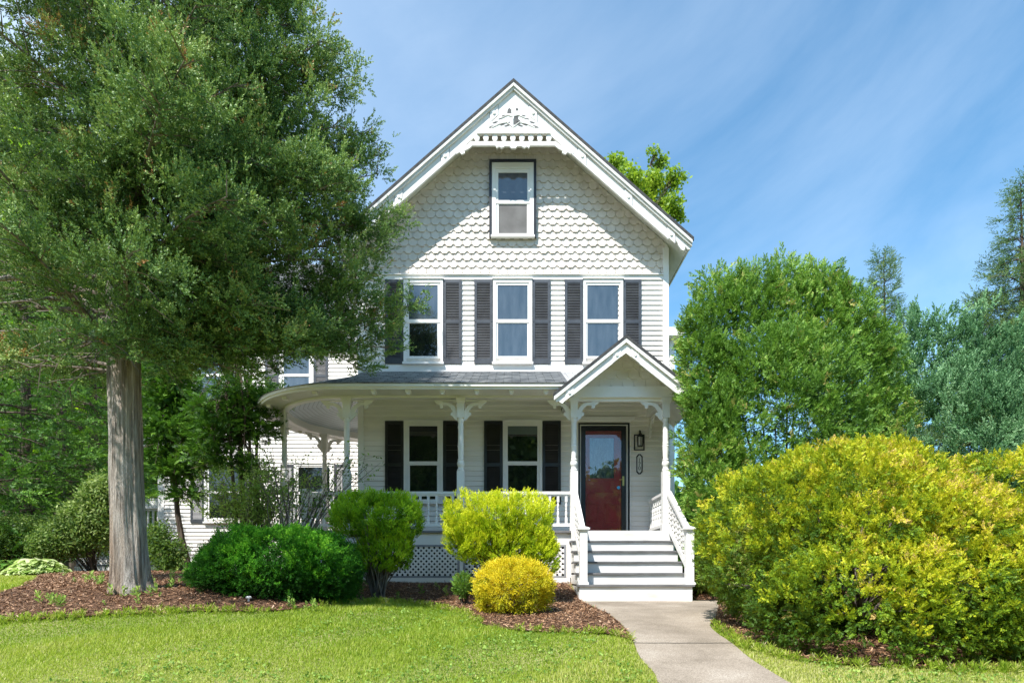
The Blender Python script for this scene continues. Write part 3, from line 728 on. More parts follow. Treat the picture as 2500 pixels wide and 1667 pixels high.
ZE = CZ + 3.25
mb = MB(); curve_band(mb, RE, RB + .06, ZE + .0, ZE + .02, .95); P_('porch_soffit', mb, SOFFIT)
mb = MB(); curve_band(mb, RE + .02, RE - .005, ZE - .01, ZE + .065, .95); curve_band(mb, RE + .05, RE + .0205, ZE + .03, ZE + .09, .95); P_('fascia', mb, WHITE)
mb = MB()
for k in range(6):       # little blocks under the eave
    x = (911 + k * 84.4 - VX) * 10.3 / F
    mb = MB(); mb.box(x - .042, x + .042, CCY - RE + .03, CCY - RE + .16, ZE - .045, ZE - .0015); mb.box(x - .025, x + .025, CCY - RE + .05, CCY - RE + .14, ZE - .075, ZE - .045); P_('eave_block', mb, WHITE)
for k in range(7):
    a = A0 - .25 - k * .36
    x, y = CCX + (RE - .12) * math.cos(a), CCY + (RE - .12) * math.sin(a)
    mb = MB(); mb.box(x - .04, x + .04, y - .04, y + .04, ZE - .05, ZE - .0015); P_('eave_block', mb, WHITE)
# ceiling: straight strip, then wedges whose boards follow each chord
mb = MB(); zc = ZBM + .13
zw = CZ + 3.68; mb.face([(-3, CCY - RB, zc), (2.79, CCY - RB, zc), (2.79, 12, zw), (-3, 12, zw)], [(0, 0), (5.79, 0), (5.79, 12 - CCY + RB), (0, 12 - CCY + RB)])
nw = 7
for k in range(nw):
    a, b = lerp(A0, A1, k / nw), lerp(A0, A1, (k + 1) / nw)
    pA, pB = (CCX + RB * math.cos(a), CCY + RB * math.sin(a)), (CCX + RB * math.cos(b), CCY + RB * math.sin(b))
    ch = math.hypot(pA[0] - pB[0], pA[1] - pB[1]); hh = RB * math.cos((a - b) / 2)
    mb.face([(*pA, zc), (*pB, zc), (CCX, CCY, zw)], [(0, 0), (ch, 0), (ch / 2, hh)])
mb.face([(-3, 12, zw), (-3, CCY, zw), (XL, CCY, zw), (XL, 12, zw)], [(0, 0), (0, .4), (.1, .4), (.1, 0)]); mb.face([(-3, CCY, zw), (-3, CCY + RB, zc), (XL, CCY + RB, zc), (XL, CCY, zw)], [(0, .4), (0, 2), (.1, 2), (.1, .4)]); mb.face([(2.79, CCY - RB, zc), (2.79, 12, zc), (2.79, 12, zw)], [(0, 0), (1, 0), (1, .1)])
P_('porch_ceiling', mb, BEAD)
mb = MB(); ZR0 = ZE + .075; ZR1 = fz(911) + .02
sv = Vector((0, 11.97 - (CCY - RE - .05), ZR1 - ZR0)); lsl = sv.length
shingle_slope(mb, (-3.0, CCY - RE - .06, ZR0), (1, 0, 0), sv.normalized(), 3.98, lsl, .127, .014)
mb.face([(.98, CCY - RE - .06, ZR0), (1.94, 11.97, ZR1), (.98, 11.97, ZR1)], [(3.98, 0), (4.9, 1.9), (3.98, 1.9)])
apx = Vector((CCX, CCY, CZ + 4.22)); nseg = 30; rows = 15
for i in range(nseg):
    a, b = lerp(A0, A1, i / nseg), lerp(A0, A1, (i + 1) / nseg)
    for r in range(rows):
        t0, t1 = r / rows, (r + 1) / rows
        def pp(a, t, up): 
            R = (RE + .06) * (1 - t); return (CCX + R * math.cos(a), CCY + R * math.sin(a), lerp(ZR0, apx.z, t) + up)
        u0, u1 = (A0 - a) * 2.1, (A0 - b) * 2.1
        mb.face([pp(a, t0, .014), pp(b, t0, .014), pp(b, t1, 0), pp(a, t1, 0)], [(u0, t0 * 1.9), (u1, t0 * 1.9), (u1, t1 * 1.9), (u0, t1 * 1.9)])
        mb.face([pp(a, t0, 0), pp(b, t0, 0), pp(b, t0, .014), pp(a, t0, .014)], [(u0, t0 * 1.9), (u1, t0 * 1.9), (u1, t0 * 1.9 + .01), (u0, t0 * 1.9 + .01)])
# strip joining cone and left wall
mb.face([(CCX, CCY, apx.z), (CCX, CCY + RE + .06, ZR0), (XL, CCY + RE + .06, ZR0), (XL, CCY, apx.z)], [(0, 0), (2, 0), (2, .1), (0, .1)])
mb.face([(-3.0, CCY - RE - .06, ZR0 + .002), (-3.0, 11.97, ZR1), (CCX, CCY, apx.z)], [(0, 0), (0, 1.9), (.3, 2)])
P_('porch_roof', mb, ROOF)

# ---- railings
def baluster(mb_parent, x, y, z0, z1):
    mb = MB(); h = z1 - z0
    mb.box(x - .022, x + .022, y - .022, y + .022, z0, z0 + h * .22); mb.box(x - .022, x + .022, y - .022, y + .022, z1 - h * .22, z1)
    mb.lathe([(.021, h * .22), (.014, h * .25), (.022, h * .34), (.023, h * .38), (.013, h * .46), (.020, h * .50), (.013, h * .54), (.022, h * .64), (.020, h * .70), (.013, h * .75), (.021, h * .78)], (x, y, z0), 8)
    P_('baluster', mb, WHITE, mb_parent)
ZRT = CZ + 1.525
def railing(pts, sp=.144):
    mb = MB()
    for a, b in zip(pts[:-1], pts[1:]):
        d = Vector((b[0] - a[0], b[1] - a[1], 0)).normalized() * .001
        mb.beam((a[0] + d.x, a[1] + d.y, ZRT - .025), (b[0] - d.x, b[1] - d.y, ZRT - .025), .085, .05); mb.beam((a[0] + d.x, a[1] + d.y, ZRT - .065), (b[0] - d.x, b[1] - d.y, ZRT - .065), .05, .03)
        mb.beam((a[0] + d.x, a[1] + d.y, ZF + .11), (b[0] - d.x, b[1] - d.y, ZF + .11), .06, .055)
    r = P_('railing', mb, WHITE)
    cum = [0]
    for a, b in zip(pts[:-1], pts[1:]): cum.append(cum[-1] + math.hypot(b[0] - a[0], b[1] - a[1]))
    m = max(2, round(cum[-1] / sp))
    for k in range(m):
        s_ = (k + .5) * cum[-1] / m; j = max(i for i in range(len(cum) - 1) if cum[i] <= s_)
        t = (s_ - cum[j]) / (cum[j + 1] - cum[j]); baluster(r, lerp(pts[j][0], pts[j + 1][0], t), lerp(pts[j][1], pts[j + 1][1], t), ZF + .138, ZRT - .08)
x0, x1, x2, x3 = [p[0] for p in posts]
railing([(x0 + .067, YP), (x1 - .067, YP)]); railing([(x1 + .067, YP), (x2 - .067, YP)]); railing([(x3, YP + .067), (x3, 11.90)], .135)
aN = PI + math.radians(60)
arcp = lambda a0, a1, n: [pt(lerp(a0, a1, i / n)) for i in range(n + 1)]
railing(arcp(A0 - .045, aN + .04, 6)); railing(arcp(angB - .045, angC + .045, 10)); railing(arcp(angC - .045, A1 + .05, 8))
def newel(x, y, z0, z1, hw=.06):
    mb = MB(); mb.box(x - hw, x + hw, y - hw, y + hw, z0, z1 - .085); mb.box(x - hw - .02, x + hw + .02, y - hw - .02, y + hw + .02, z0, z0 + .04)
    p = P_('newel_post', mb, WHITE)
    mb = MB(); e = hw + .035
    mb.box(x - hw - .018, x + hw + .018, y - hw - .018, y + hw + .018, z1 - .085, z1 - .06); mb.box(x - e, x + e, y - e, y + e, z1 - .06, z1 - .035)
    b = [(x - e, y - e, z1 - .035), (x + e, y - e, z1 - .035), (x + e, y + e, z1 - .035), (x - e, y + e, z1 - .035)]
    for k in range(4): mb.face([b[k], b[(k + 1) % 4], (x, y, z1)])
    P_('cap', mb, WHITE, p)
nx, ny = pt(aN); newel(nx, ny, ZF, CZ + 1.62)

# ---- front steps
stair = MB(); TX0, TX1 = 1.03, 2.868; TR = .274; RS = .19
tz = [ZF - RS * k for k in range(1, 6)]; ty = [10.62 - TR * k for k in range(1, 6)]
zg = CZ - .45
for k in range(6):       # risers; the body below each tread
    zt = (ZF + .034 if k == 0 else tz[k - 1] + .006) - .036; zb = tz[k] if k < 5 else zg
    yf = (10.62 if k == 0 else ty[k - 1]) + .03
    stair.box(TX0 + .03, TX1 - .03, yf, 10.60 if k else 10.66, zb + .001, zt) if k else stair.box(TX0 + .03, TX1 - .03, 10.568, 10.579, zb + .001, zt)
stairs = P_('front_steps', stair, RISER)
for k in range(5):
    mb = MB(); mb.box(TX0, TX1, ty[k], (ty[k - 1] if k else 10.62) + .029, tz[k] - .028, tz[k]); P_('tread', mb, TREAD, stairs)
for x in (1.135, 2.825): newel(x, 9.40, tz[4] + .001, CZ + .795)
for x, post_x in ((1.135, x2), (2.825, x3)):
    a = Vector((x, YP - .067, CZ + 1.50)); b = Vector((x, 9.462, CZ + .73)); mb = MB()
    mb.beam(a, b, .085, .06); mb.beam(a - Vector((0, 0, .05)), b - Vector((0, 0, .05)), .05, .03)
    mb.beam(a - Vector((0, 0, .60)), b - Vector((0, 0, .60)), .05, .10)
    r = P_('stair_rail', mb, WHITE)
    m = 11
    for k in range(m):
        t = (k + .6) / m; p = a.lerp(b, t); mb = MB(); n_ = 6
        lo, hi = p.z - .545, p.z - .06
        mb.box(x - .014, x + .014, p.y - .016, p.y + .016, lo, hi)
        for j in range(5):
            z_ = lo + (hi - lo) * (j + .5 + .25 * (k % 2)) / 5.2; mb.box(x - .018, x + .018, p.y - .044, p.y + .044, z_ - .014, z_ + .014)
        P_('baluster', mb, WHITE, r)

# ---- front door
mb = MB(); dz0 = ZF + .0; fzc = lambda y: fz(800 + y * .4466); fxc = lambda x: fx(1300 + x * .4466)
ring(mb, FRN, fxc(243), fxc(536), dz0, fzc(512), fxc(249) - fxc(243), .0, .05, wb=.001)
mb.prism([(fxc(236), fzc(512)), (fxc(545), fzc(512)), (fxc(556), fzc(497)), (fxc(556), fzc(492)), (fxc(226), fzc(492)), (fxc(226), fzc(497))], FRN, .0, .085)
dc = P_('door_casing', mb, WHITE)
mb = MB(); ring(mb, FRN, fxc(249.5), fxc(528), dz0, fzc(523), fxc(258) - fxc(249), .0, .046, wb=.001); P_('black_surround', mb, BLACK, dc)
mb = MB(); ring(mb, FRN, fxc(258.5), fxc(518), dz0, fzc(532), fxc(263) - fxc(258), .0, .043, wb=.001); P_('jamb', mb, WHITE, dc)
mb = MB(); mb.prism([(fxc(284), dz0 + .01), (fxc(484), dz0 + .01), (fxc(484), fzc(566)), (fxc(284), fzc(566))], FRN, .02, .026)
door = P_('front_door', mb, REDDOOR)
mb = MB()
for a, b, c, d in ((300, 362, 1062, 958), (396, 462, 1062, 958)):
    ring(mb, FRN, fxc(a), fxc(b), fzc(c), fzc(d), .022, .0255, .042); mb.prism([(fxc(a) + .04, fzc(c) + .04), (fxc(b) - .04, fzc(c) + .04), (fxc(b) - .04, fzc(d) - .04), (fxc(a) + .04, fzc(d) - .04)], FRN, .0255, .032)
ring(mb, FRN, fxc(303), fxc(452), fzc(832), fzc(596), .03, .0255, .04)
mb.prism([(fxc(290), fzc(905)), (fxc(476), fzc(905)), (fxc(476), fzc(890)), (fxc(290), fzc(890))], FRN, .0255, .036)
P_('door_moulding', mb, REDDOOR, door)
mb = MB(); mb.prism([(fxc(306), fzc(829)), (fxc(449), fzc(829)), (fxc(449), fzc(599)), (fxc(306), fzc(599))], FRN, .0262, .0285); P_('lace_curtain', mb, LACE, door)
mb = MB(); ring(mb, FRN, fxc(263.5), fxc(508), dz0 + .003, fzc(541), fxc(288) - fxc(263.5), .028, .064, wb=.02); sd = P_('storm_door', mb, BLACK)
mb = MB(); mb.prism([(fxc(286), dz0 + .02), (fxc(484), dz0 + .02), (fxc(484), fzc(568)), (fxc(286), fzc(568))], FRN, .048, .052); P_('glass', mb, STORM, sd)
mb = MB(); mb.prism([(fxc(488), fzc(865)), (fxc(498), fzc(865)), (fxc(498), fzc(814)), (fxc(488), fzc(814))], FRN, .064, .072)
mb.tube([FRN(fxc(493), fzc(832), .072), FRN(fxc(493), fzc(832), .10), FRN(fxc(470), fzc(834), .105)], .009, 8); P_('handle', mb, BRASS, sd)
mb = MB(); mb.prism([(fxc(468) + .034 * math.cos(k * PI / 8), fzc(875) + .034 * math.sin(k * PI / 8)) for k in range(16)], FRN, .0525, .0535); P_('sticker', mb, STICKER, sd)

# ---- gable over the steps
GX, GY, GZ = 1.975, 10.2, CZ + 4.15; GS = .797; GH = 1.255
gp_ = lambda sg, x, off=0: (GX + sg * x, GZ - GS * x - off)
mb = MB(); ga = math.atan(GS)
for sg, GH in ((-1, 1.25), (1, 1.325)):
    xc = .97 if sg < 0 else GH
    for xa, xb, yb in ((0, xc, 11.98), (xc, GH, 10.33)):
        if xb - xa < .01: continue
        x, z = gp_(sg, xb, .015)
        shingle_slope(mb, (x, GY, z), (0, 1, 0), (-sg * math.cos(ga), 0, math.sin(ga)), yb - GY, (xb - xa) / math.cos(ga), nvec=(sg * math.sin(ga), 0, math.cos(ga)))
        mb.prism([gp_(sg, xb, .045), gp_(sg, xa, .045), gp_(sg, xa, 0), gp_(sg, xb, 0)], lambda u, v, n: (u, n, v), GY, yb)
er = P_('entry_roof', mb, ROOFD)
mb = MB()
for sg, GH in ((-1, 1.25), (1, 1.325)): mb.prism([gp_(sg, GH + .01, .05), gp_(sg, 0, .05), gp_(sg, 0, -.012), gp_(sg, GH + .01, -.012)], lambda u, v, n: (u, n, v), GY - .025, GY - .001)
P_('roof_edge', mb, EDGE, er)
for sg, GH in ((-1, 1.25), (1, 1.325)):
    mb = MB(); xc = .97 if sg < 0 else GH - .02
    mb.prism([gp_(sg, xc, .10), gp_(sg, 0, .10), gp_(sg, 0, .047), gp_(sg, xc, .047)], lambda u, v, n: (u, n, v), GY + .03, 11.97)
    if sg < 0: mb.prism([gp_(sg, GH - .02, .10), gp_(sg, xc, .10), gp_(sg, xc, .047), gp_(sg, GH - .02, .047)], lambda u, v, n: (u, n, v), GY + .03, 10.33)
    P_('entry_soffit', mb, SOFFIT)
mb = MB()
for sg, GH in ((-1, 1.25), (1, 1.325)):
    mb.prism([gp_(sg, GH, .12), gp_(sg, 0, .12), gp_(sg, 0, .048), gp_(sg, GH, .048)], lambda u, v, n: (u, n, v), GY - .02, GY + .018)
    xe = GH - .02; b0, b1 = .115, .29
    end = [(xe, b0), (xe - .02, b0 + .06), (xe - .07, b0 + .09), (xe - .09, b1 - .05), (xe - .13, b1), (xe - .19, b1 - .02), (xe - .22, b1 - .07), (xe - .27, b1 - .01), (xe - .3, b1)]
    mb.prism([gp_(sg, 0, b0)] + [gp_(sg, *e) for e in end] + [gp_(sg, 0, b1)], lambda u, v, n: (u, n, v), GY + .02, GY + .05)
    for xm in (.16, .98):
        mb.prism([gp_(sg, xm - .07, b0 + .01), gp_(sg, xm + .07, b0 + .01), gp_(sg, xm + .07, b1 - .006), gp_(sg, xm - .07, b1 - .006)], lambda u, v, n: (u, n, v), GY + .008, GY + .02)
        cx, cz = gp_(sg, xm, (b0 + b1) / 2)
        mb.prism([(cx + .026 * math.cos(k * PI / 5), cz + .026 * math.sin(k * PI / 5)) for k in range(10)], lambda u, v, n: (u, n, v), GY - .008, GY + .009)
P_('entry_barge_board', mb, WHITE)
mb = MB(); zb_ = CZ + (HY - 946) * YP / F
mb.prism([gp_(-1, 1.12, .1), (GX, GZ - .1), gp_(1, 1.12, .1)], lambda u, v, n: (u, n, v), YP - .03, YP + .03)
def cutt(z):
    h = (GZ - .1 - z) / GS
    return (GX - h, GX + h) if h > .05 else None
tym = P_('tympanum', mb, SIDING)
mb = MB(); fish(mb, fr_front(YP - .03), zb_ - .02, GZ - .2, cutt, w=.21, exp=.16, n1=.018); P_('scalloped_shingle', mb, SIDING, tym)
mb = MB(); mb.box(.76, 3.19, YP - .085, YP - .0, CZ + (HY - 973) * YP / F + .003, zb_); P_('entry_beam', mb, WHITE)

# ---- wing set back on the left
YW = 15.8; SW = F / YW
wx = lambda px: (px - VX) / SW
wz = lambda py: CZ + (HY - py) / SW
WX0 = wx(389); FW = fr_front(YW)
ZEV = CZ + 6.84
mb = MB(); mb.box(WX0 + .01, XL - .03, YW + .003, 20.2, CZ - .2, ZEV)
mb.prism([(YW + .01, ZEV), (20.19, ZEV), (18.0, CZ + 9.3)], lambda u, v, n: (n, u, v), WX0 + .01, XL + .4)
P_('wing_wall', mb, SIDING)
mb = MB(); clap(mb, FW, WX0 + .1, XL, CZ - .15, ZEV - .1); clap(mb, fr_left(WX0), YW + .1, 20, CZ - .15, ZEV); P_('wing_siding', mb, SIDING)
mb = MB(); mb.box(WX0 - .02, wx(402), YW - .035, YW + .1, CZ - .15, ZEV - .001); mb.box(wx(402) + .001, XL, YW - .03, YW + .0, wz(845), wz(800)); P_('wing_trim', mb, WHITE)
mb = MB()
sv = Vector((0, 18.0 - (YW - .4), CZ + 9.5 - (ZEV + .0))); shingle_slope(mb, (WX0 - .35, YW - .4, ZEV), (1, 0, 0), sv.normalized(), XL - WX0 + 1.6, sv.length)
sv2 = Vector((0, 18.0 - 20.6, CZ + 9.5 - ZEV)); shingle_slope(mb, (WX0 - .35, 20.6, ZEV), (1, 0, 0), sv2.normalized(), XL - WX0 + 1.6, sv2.length)
for ya, s_ in ((YW - .4, 1), (20.6, -1)):
    mb.prism([(ya, ZEV - .012), (18.0, CZ + 9.488), (18.0, CZ + 9.43), (ya, ZEV - .07)], lambda u, v, n: (n, u, v), WX0 - .35, XL + .5)
P_('wing_roof', mb, ROOFD)
mb = MB(); mb.box(WX0 - .33, XL, YW - .42, YW - .385, ZEV - .2, ZEV - .013); mb.box(WX0 - .33, XL, YW - .384, YW - .001, ZEV - .2, ZEV - .17)
for ya in (YW - .4, 20.6): mb.prism([(ya, ZEV - .30), (18.0, CZ + 9.2), (18.0, CZ + 9.425), (ya, ZEV - .075)], lambda u, v, n: (n, u, v), WX0 - .34, WX0 - .30)
P_('wing_fascia', mb, WHITE)
for a, b, top, bot in ((501, 600, 1128, 1276), (719, 817, 1132, 1276), (470, 555, 846, 988), (683, 767, 846, 988)):
    lo_ = top > 1000
    window(FW, wx(a), wx(b), wz(bot), wz(top), wx(a + 11), wx(b - 11), wz(bot - 12), wz(top + 9), wz((top + bot) / 2), PANE_UP if not lo_ else PANE_LO, PANE_UP if not lo_ else PANE_LO)
for a, b, top, bot in ((467, 500.3, 1130, 1276), (601, 633, 1130, 1276), (686, 718.3, 1134, 1276), (818, 850, 1134, 1276), (436, 469.2, 848, 990), (556, 588, 848, 990), (649, 682.2, 848, 990), (768, 801, 848, 990)):
    shutter(FW, wx(a), wx(b), wz(bot), wz(top), SHUT_UP, wz((top + bot) / 2))
mb = MB(); cx, cy = -9.05, 17.9
mb.box(cx - .34, cx + .34, cy - .3, cy + .3, CZ + 8.2, CZ + 10.35); mb.box(cx - .39, cx + .39, cy - .35, cy + .35, CZ + 10.1, CZ + 10.22); P_('chimney', mb, BRICK_R)
# back porch of the wing
BX0, BX1, BY0, BY1 = -11.9, WX0 - .03, 16.0, 18.4; zd = CZ + .95
mb = MB(); mb.box(BX0, BX1, BY0, BY1, zd - .04, zd); mb.box(BX0, BX1, BY0 + .03, BY0 + .06, zd - .22, zd - .041); mb.box(BX0, BX1, BY0 + .03, BY0 + .05, CZ + .0, CZ + .26); P_('back_porch_deck', mb, WHITE)
lattice(lambda u, v, n: (u, BY0 + .05 - n, v), BX0 + .1, BX1 - .05, CZ + .3, zd - .26)
mb = MB(); mb.box(BX0 + .1, BX1, BY0 + .2, BY0 + .22, CZ, zd - .05); P_('dark_lattice_backing', mb, DARK)  # near-black sheet, painted shade behind the back porch lattice
mb = MB(); mb.beam((BX0, BY0 + .1, zd + .85), (BX1, BY0 + .1, zd + .85), .1, .05); mb.beam((BX0, BY0 + .1, zd + .12), (BX1, BY0 + .1, zd + .12), .05, .05); rl = P_('railing', mb, WHITE)
for k in range(18):
    mb = MB(); x = BX0 + .08 + k * .135; mb.box(x - .02, x + .02, BY0 + .08, BY0 + .12, zd + .146, zd + .824); P_('baluster', mb, WHITE, rl)
mb = MB(); mb.box(BX1 - .9, BX1, BY0 - .1, BY1, CZ + 3.5, CZ + 3.72); P_('back_porch_roof', mb, WHITE)
# bay on the right side of the house
mb = MB(); mb.box(XR + .02, 4.36, 16.0, 19.0, CZ - .1, CZ + 6.4); P_('bay_wall', mb, SIDING)
mb = MB(); clap(mb, fr_front(16.0), XR + .02, 4.30, CZ, CZ + 6.3); P_('bay_siding', mb, SIDING)
mb = MB(); mb.box(4.28, 4.40, 15.96, 16.1, CZ, CZ + 6.38); mb.box(XR + .02, 4.6, 15.7, 19.3, CZ + 6.4, CZ + 6.62); P_('bay_trim', mb, WHITE)

# ---- things fixed to or standing by the house
lx0, lx1, lz0, lz1 = fxc(553), fxc(610), fzc(672), fzc(585)
lan = thing('wall_lantern', ((lx0 + lx1) / 2, 11.98, lz0), 'black square-framed carriage lantern on the wall right of the red door', 'lantern')
mb = MB(); ring(mb, FRN, lx0, lx1, lz0, lz1, .02, .016, .045); P_('backplate', mb, BLACK, lan)
lc = ((lx0 + lx1) / 2, 11.88, lz0 + .06)
mb = MB(); mb.lathe([(.055, .0), (.06, .012), (.02, .013)], lc, 6); mb.lathe([(.065, .19), (.07, .205), (.035, .255), (.015, .285), (.02, .30), (.008, .325)], lc, 6)
for k in range(6):
    a = k * PI / 3 + PI / 6; mb.tube([(lc[0] + .055 * math.cos(a), lc[1] + .055 * math.sin(a), lc[2] + .01), (lc[0] + .063 * math.cos(a), lc[1] + .063 * math.sin(a), lc[2] + .195)], .006, 5)
mb.tube([(lc[0], 11.97, lc[2] + .30), (lc[0], 11.93, lc[2] + .34), (lc[0], 11.88, lc[2] + .31)], .008, 6); P_('cage', mb, BLACK, lan)
mb = MB(); mb.lathe([(.042, .014), (.048, .188)], lc, 6); P_('glass', mb, LAMPGLASS, lan)
sx0, sx1, sz0, sz1 = fxc(566), fxc(600), fzc(801), fzc(691)
sg_ = thing('number_sign', ((sx0 + sx1) / 2, 11.98, sz0), 'narrow black-rimmed house number sign reading 170 below the lantern', 'sign')
def octo(x0, x1, z0, z1, c): return [(x0, z0 + c), (x0 + c * .8, z0), (x1 - c * .8, z0), (x1, z0 + c), (x1, z1 - c), (x1 - c * .8, z1), (x0 + c * .8, z1), (x0, z1 - c)]
mb = MB(); mb.prism(octo(sx0, sx1, sz0, sz1, .05), FRN, .018, .03); P_('rim', mb, BLACK, sg_)
mb = MB(); mb.prism(octo(sx0 + .022, sx1 - .022, sz0 + .024, sz1 - .024, .04), FRN, .0302, .033); P_('plate', mb, PLATE, sg_)
for k, ch in enumerate('170'):
    cu = bpy.data.curves.new('digit', 'FONT'); cu.body = ch; cu.size = .11; cu.align_x = 'CENTER'; cu.align_y = 'CENTER'; cu.extrude = .001
    tmp = bpy.data.objects.new('digit_text', cu); me = bpy.data.meshes.new_from_object(tmp); bpy.data.objects.remove(tmp); me.name = 'digit'; me.materials.clear(); me.materials.append(BLACK); o = bpy.data.objects.new('digit', me); COL.objects.link(o); o.rotation_euler = (PI / 2, 0, 0)
    o.parent = sg_; o.location = (0, 11.9655 - 11.98, fzc(726 + k * 21.5) - sz0)
pb = W(352, 1252, 16.0)
pl = thing('planter_box', (pb[0] - .0, BY0 + .1, zd + .876), 'white window-box planter resting on the back porch railing', 'planter')
mb = MB(); bx0, bx1 = WX0 - .62, WX0 - .06; z0_ = zd + .876
mb.prism([(bx0 + .03, z0_), (bx1 - .03, z0_), (bx1, z0_ + .26), (bx0, z0_ + .26)], lambda u, v, n: (u, BY0 + .1 - n, v), -.1, .1); mb.box(bx0 - .015, bx1 + .015, BY0 - .015, BY0 + .215, z0_ + .24, z0_ + .27); P_('box', mb, WHITE, pl)

x, y = gp(607, 1470); gl = thing('ground_light', (x, y, g1(x, y)), 'small round white garden light on the mulch at the foot of the yew', 'garden light')
mb = MB(); mb.lathe([(.012, -.05), (.012, .03), (.034, .035), (.036, .05), (.02, .062)], (x, y, g1(x, y) + .02), 12); P_('lamp_head', mb, WHITE, gl)
# ------------------------------------------------------------------ leaf materials
M_CEDAR = leafmat('cedar_foliage', [(0, (.03, .072, .028)), (.42, (.125, .245, .066)), (.75, (.29, .42, .12)), (.96, (.50, .59, .23)), (1, (.40, .19, .08))], .18, (.34, .46, .07), spec=.25)
M_ARB = leafmat('arborvitae_foliage', [(0, (.045, .11, .018)), (.5, (.16, .32, .045)), (.85, (.31, .47, .075)), (1, (.46, .40, .13))], .24, (.28, .52, .04), spec=.25)
M_GOLD = leafmat('golden_foliage', [(0, (.05, .12, .012)), (.3, (.19, .32, .018)), (.6, (.44, .50, .02)), (.93, (.74, .67, .03)), (1, (.60, .42, .14))], .24, (.7, .68, .03), spec=.25)
M_LIME = leafmat('lime_foliage', [(0, (.08, .16, .012)), (.32, (.30, .46, .016)), (.62, (.60, .70, .022)), (1, (.82, .82, .05))], .24, (.6, .7, .03), spec=.25)
M_LIME2 = leafmat('green_lime_foliage', [(0, (.06, .15, .014)), (.4, (.22, .44, .022)), (.72, (.46, .68, .03)), (1, (.66, .80, .06))], .26, (.5, .75, .03), spec=.2)
M_YEL = leafmat('yellow_foliage', [(0, (.18, .24, .012)), (.35, (.52, .50, .02)), (.7, (.80, .66, .025)), (1, (.88, .74, .06))], .24, (.85, .74, .03), spec=.25)
M_YEW = leafmat('yew_foliage', [(0, (.014, .055, .010)), (.45, (.05, .20, .018)), (.75, (.16, .46, .03)), (1, (.34, .66, .05))], .25, (.2, .6, .03), rough=.55, spec=.15)
M_JUN = leafmat('blue_juniper_foliage', [(0, (.035, .09, .04)), (.5, (.17, .345, .155)), (1, (.38, .58, .32))], .24, (.2, .45, .15), spec=.12)
M_HEM = leafmat('dark_hemlock_foliage', [(0, (.014, .046, .010)), (.6, (.072, .178, .024)), (1, (.22, .40, .045))], .24, (.2, .5, .03), spec=.25)
M_MAP = leafmat('maple_foliage', [(0, (.08, .20, .012)), (.5, (.24, .46, .02)), (1, (.48, .64, .03))], .5, (.65, .9, .03))
M_MAP2 = leafmat('oak_foliage', [(0, (.07, .15, .015)), (.5, (.20, .34, .025)), (1, (.40, .50, .05))], .4, (.5, .7, .04))
M_BRD = leafmat('broadleaf_foliage', [(0, (.035, .08, .02)), (.5, (.13, .23, .05)), (1, (.38, .46, .16))], .35, (.35, .55, .05), rough=.5, spec=.2)
M_HOSTA = leafmat('hosta_foliage', [(0, (.10, .25, .04)), (.5, (.36, .52, .12)), (1, (.74, .78, .45))], .3, (.45, .65, .1), rough=.35)
M_SPR = leafmat('spruce_foliage', [(0, (.03, .075, .03)), (.5, (.115, .21, .08)), (1, (.30, .36, .10))], .24, (.15, .35, .06), spec=.25)
M_GRASS = leafmat('grass_blade', [(0, (.14, .24, .02)), (.36, (.275, .385, .03)), (.62, (.45, .48, .095)), (1, (.74, .65, .38))], .4, (.55, .75, .04), spec=.25)
M_WEED = leafmat('weed_foliage', [(0, (.10, .22, .04)), (.6, (.32, .48, .10)), (1, (.52, .66, .16))], .4, spec=.2)
M_CHIP = leafmat('mulch_chip', [(0, (.07, .04, .025)), (.5, (.29, .155, .082)), (.85, (.56, .345, .205)), (1, (.70, .52, .36))], .0)
TWIG = noisy('grey_twig', (.10, .08, .065), (.24, .20, .17), (20, 20, 6), .9)

def mk(n, kind, L_, bl, bw, seed, count=5, **k):
    r = np.random.default_rng(seed); return [blades(n, L_, bl, bw, kind, r, **k) for _ in range(count)]
T_CEDAR = mk(22, '3d', .20, .062, .015, 1, spread=.85)
T_FAN = mk(22, 'flat', .20, .075, .018, 2, spread=.9)
T_FANS = mk(18, 'flat', .13, .05, .013, 3, spread=.9)
T_PLUME = mk(22, '3d', .22, .06, .013, 4, spread=.5)
T_YEW = mk(26, '3d', .10, .030, .0075, 5, spread=1.15)
T_HEM = mk(20, 'flat', .30, .085, .022, 6, spread=1.0, droop=.25)
T_SPR = mk(28, '3d', .28, .055, .013, 8, spread=1.0)
_r = np.random.default_rng(9)
T_MAP = [leaves(11, .13, .75, _r, .16) for _ in range(5)]
T_SML = [leaves(9, .055, .6, _r, .10) for _ in range(5)]
T_BRD = [leaves(10, .09, .42, _r, .12, .9) for _ in range(5)]

def comp(base, n, L_, ang, rng, flat=.5, count=5, sc=1.):
    """branchlets: n small sprays set along a stem"""
    out = []
    for _ in range(count):
        t = .12 + .88 * (np.arange(n) + rng.random(n) * .6) / n; az = np.arange(n) * PI + rng.normal(0, .9 - .7 * flat, n); a = ang * (1 - .6 * t) + rng.normal(0, .15, n)
        d = np.stack([np.cos(az) * np.sin(a), np.sin(az) * np.sin(a), np.cos(a)], 1)
        p = np.stack([rng.normal(0, .01, n), rng.normal(0, .01, n), t * L_], 1)
        q, tv = scatter(base, p, d, sc * (1.05 - .3 * t), t, rng, tipvar=.5, jit=0.); out.append((q, np.clip(tv, 0, 1)))
    return out
_r = np.random.default_rng(31)
C_FAN = comp(mk(9, 'flat', .10, .055, .020, 41, spread=.85), 9, .26, .9, _r)
C_ARB = comp(mk(8, 'flat', .12, .062, .024, 51, spread=.7), 8, .30, .75, _r, flat=.7)
C_FANS = comp(mk(8, 'flat', .075, .04, .017, 42, spread=.9), 7, .17, .9, _r)
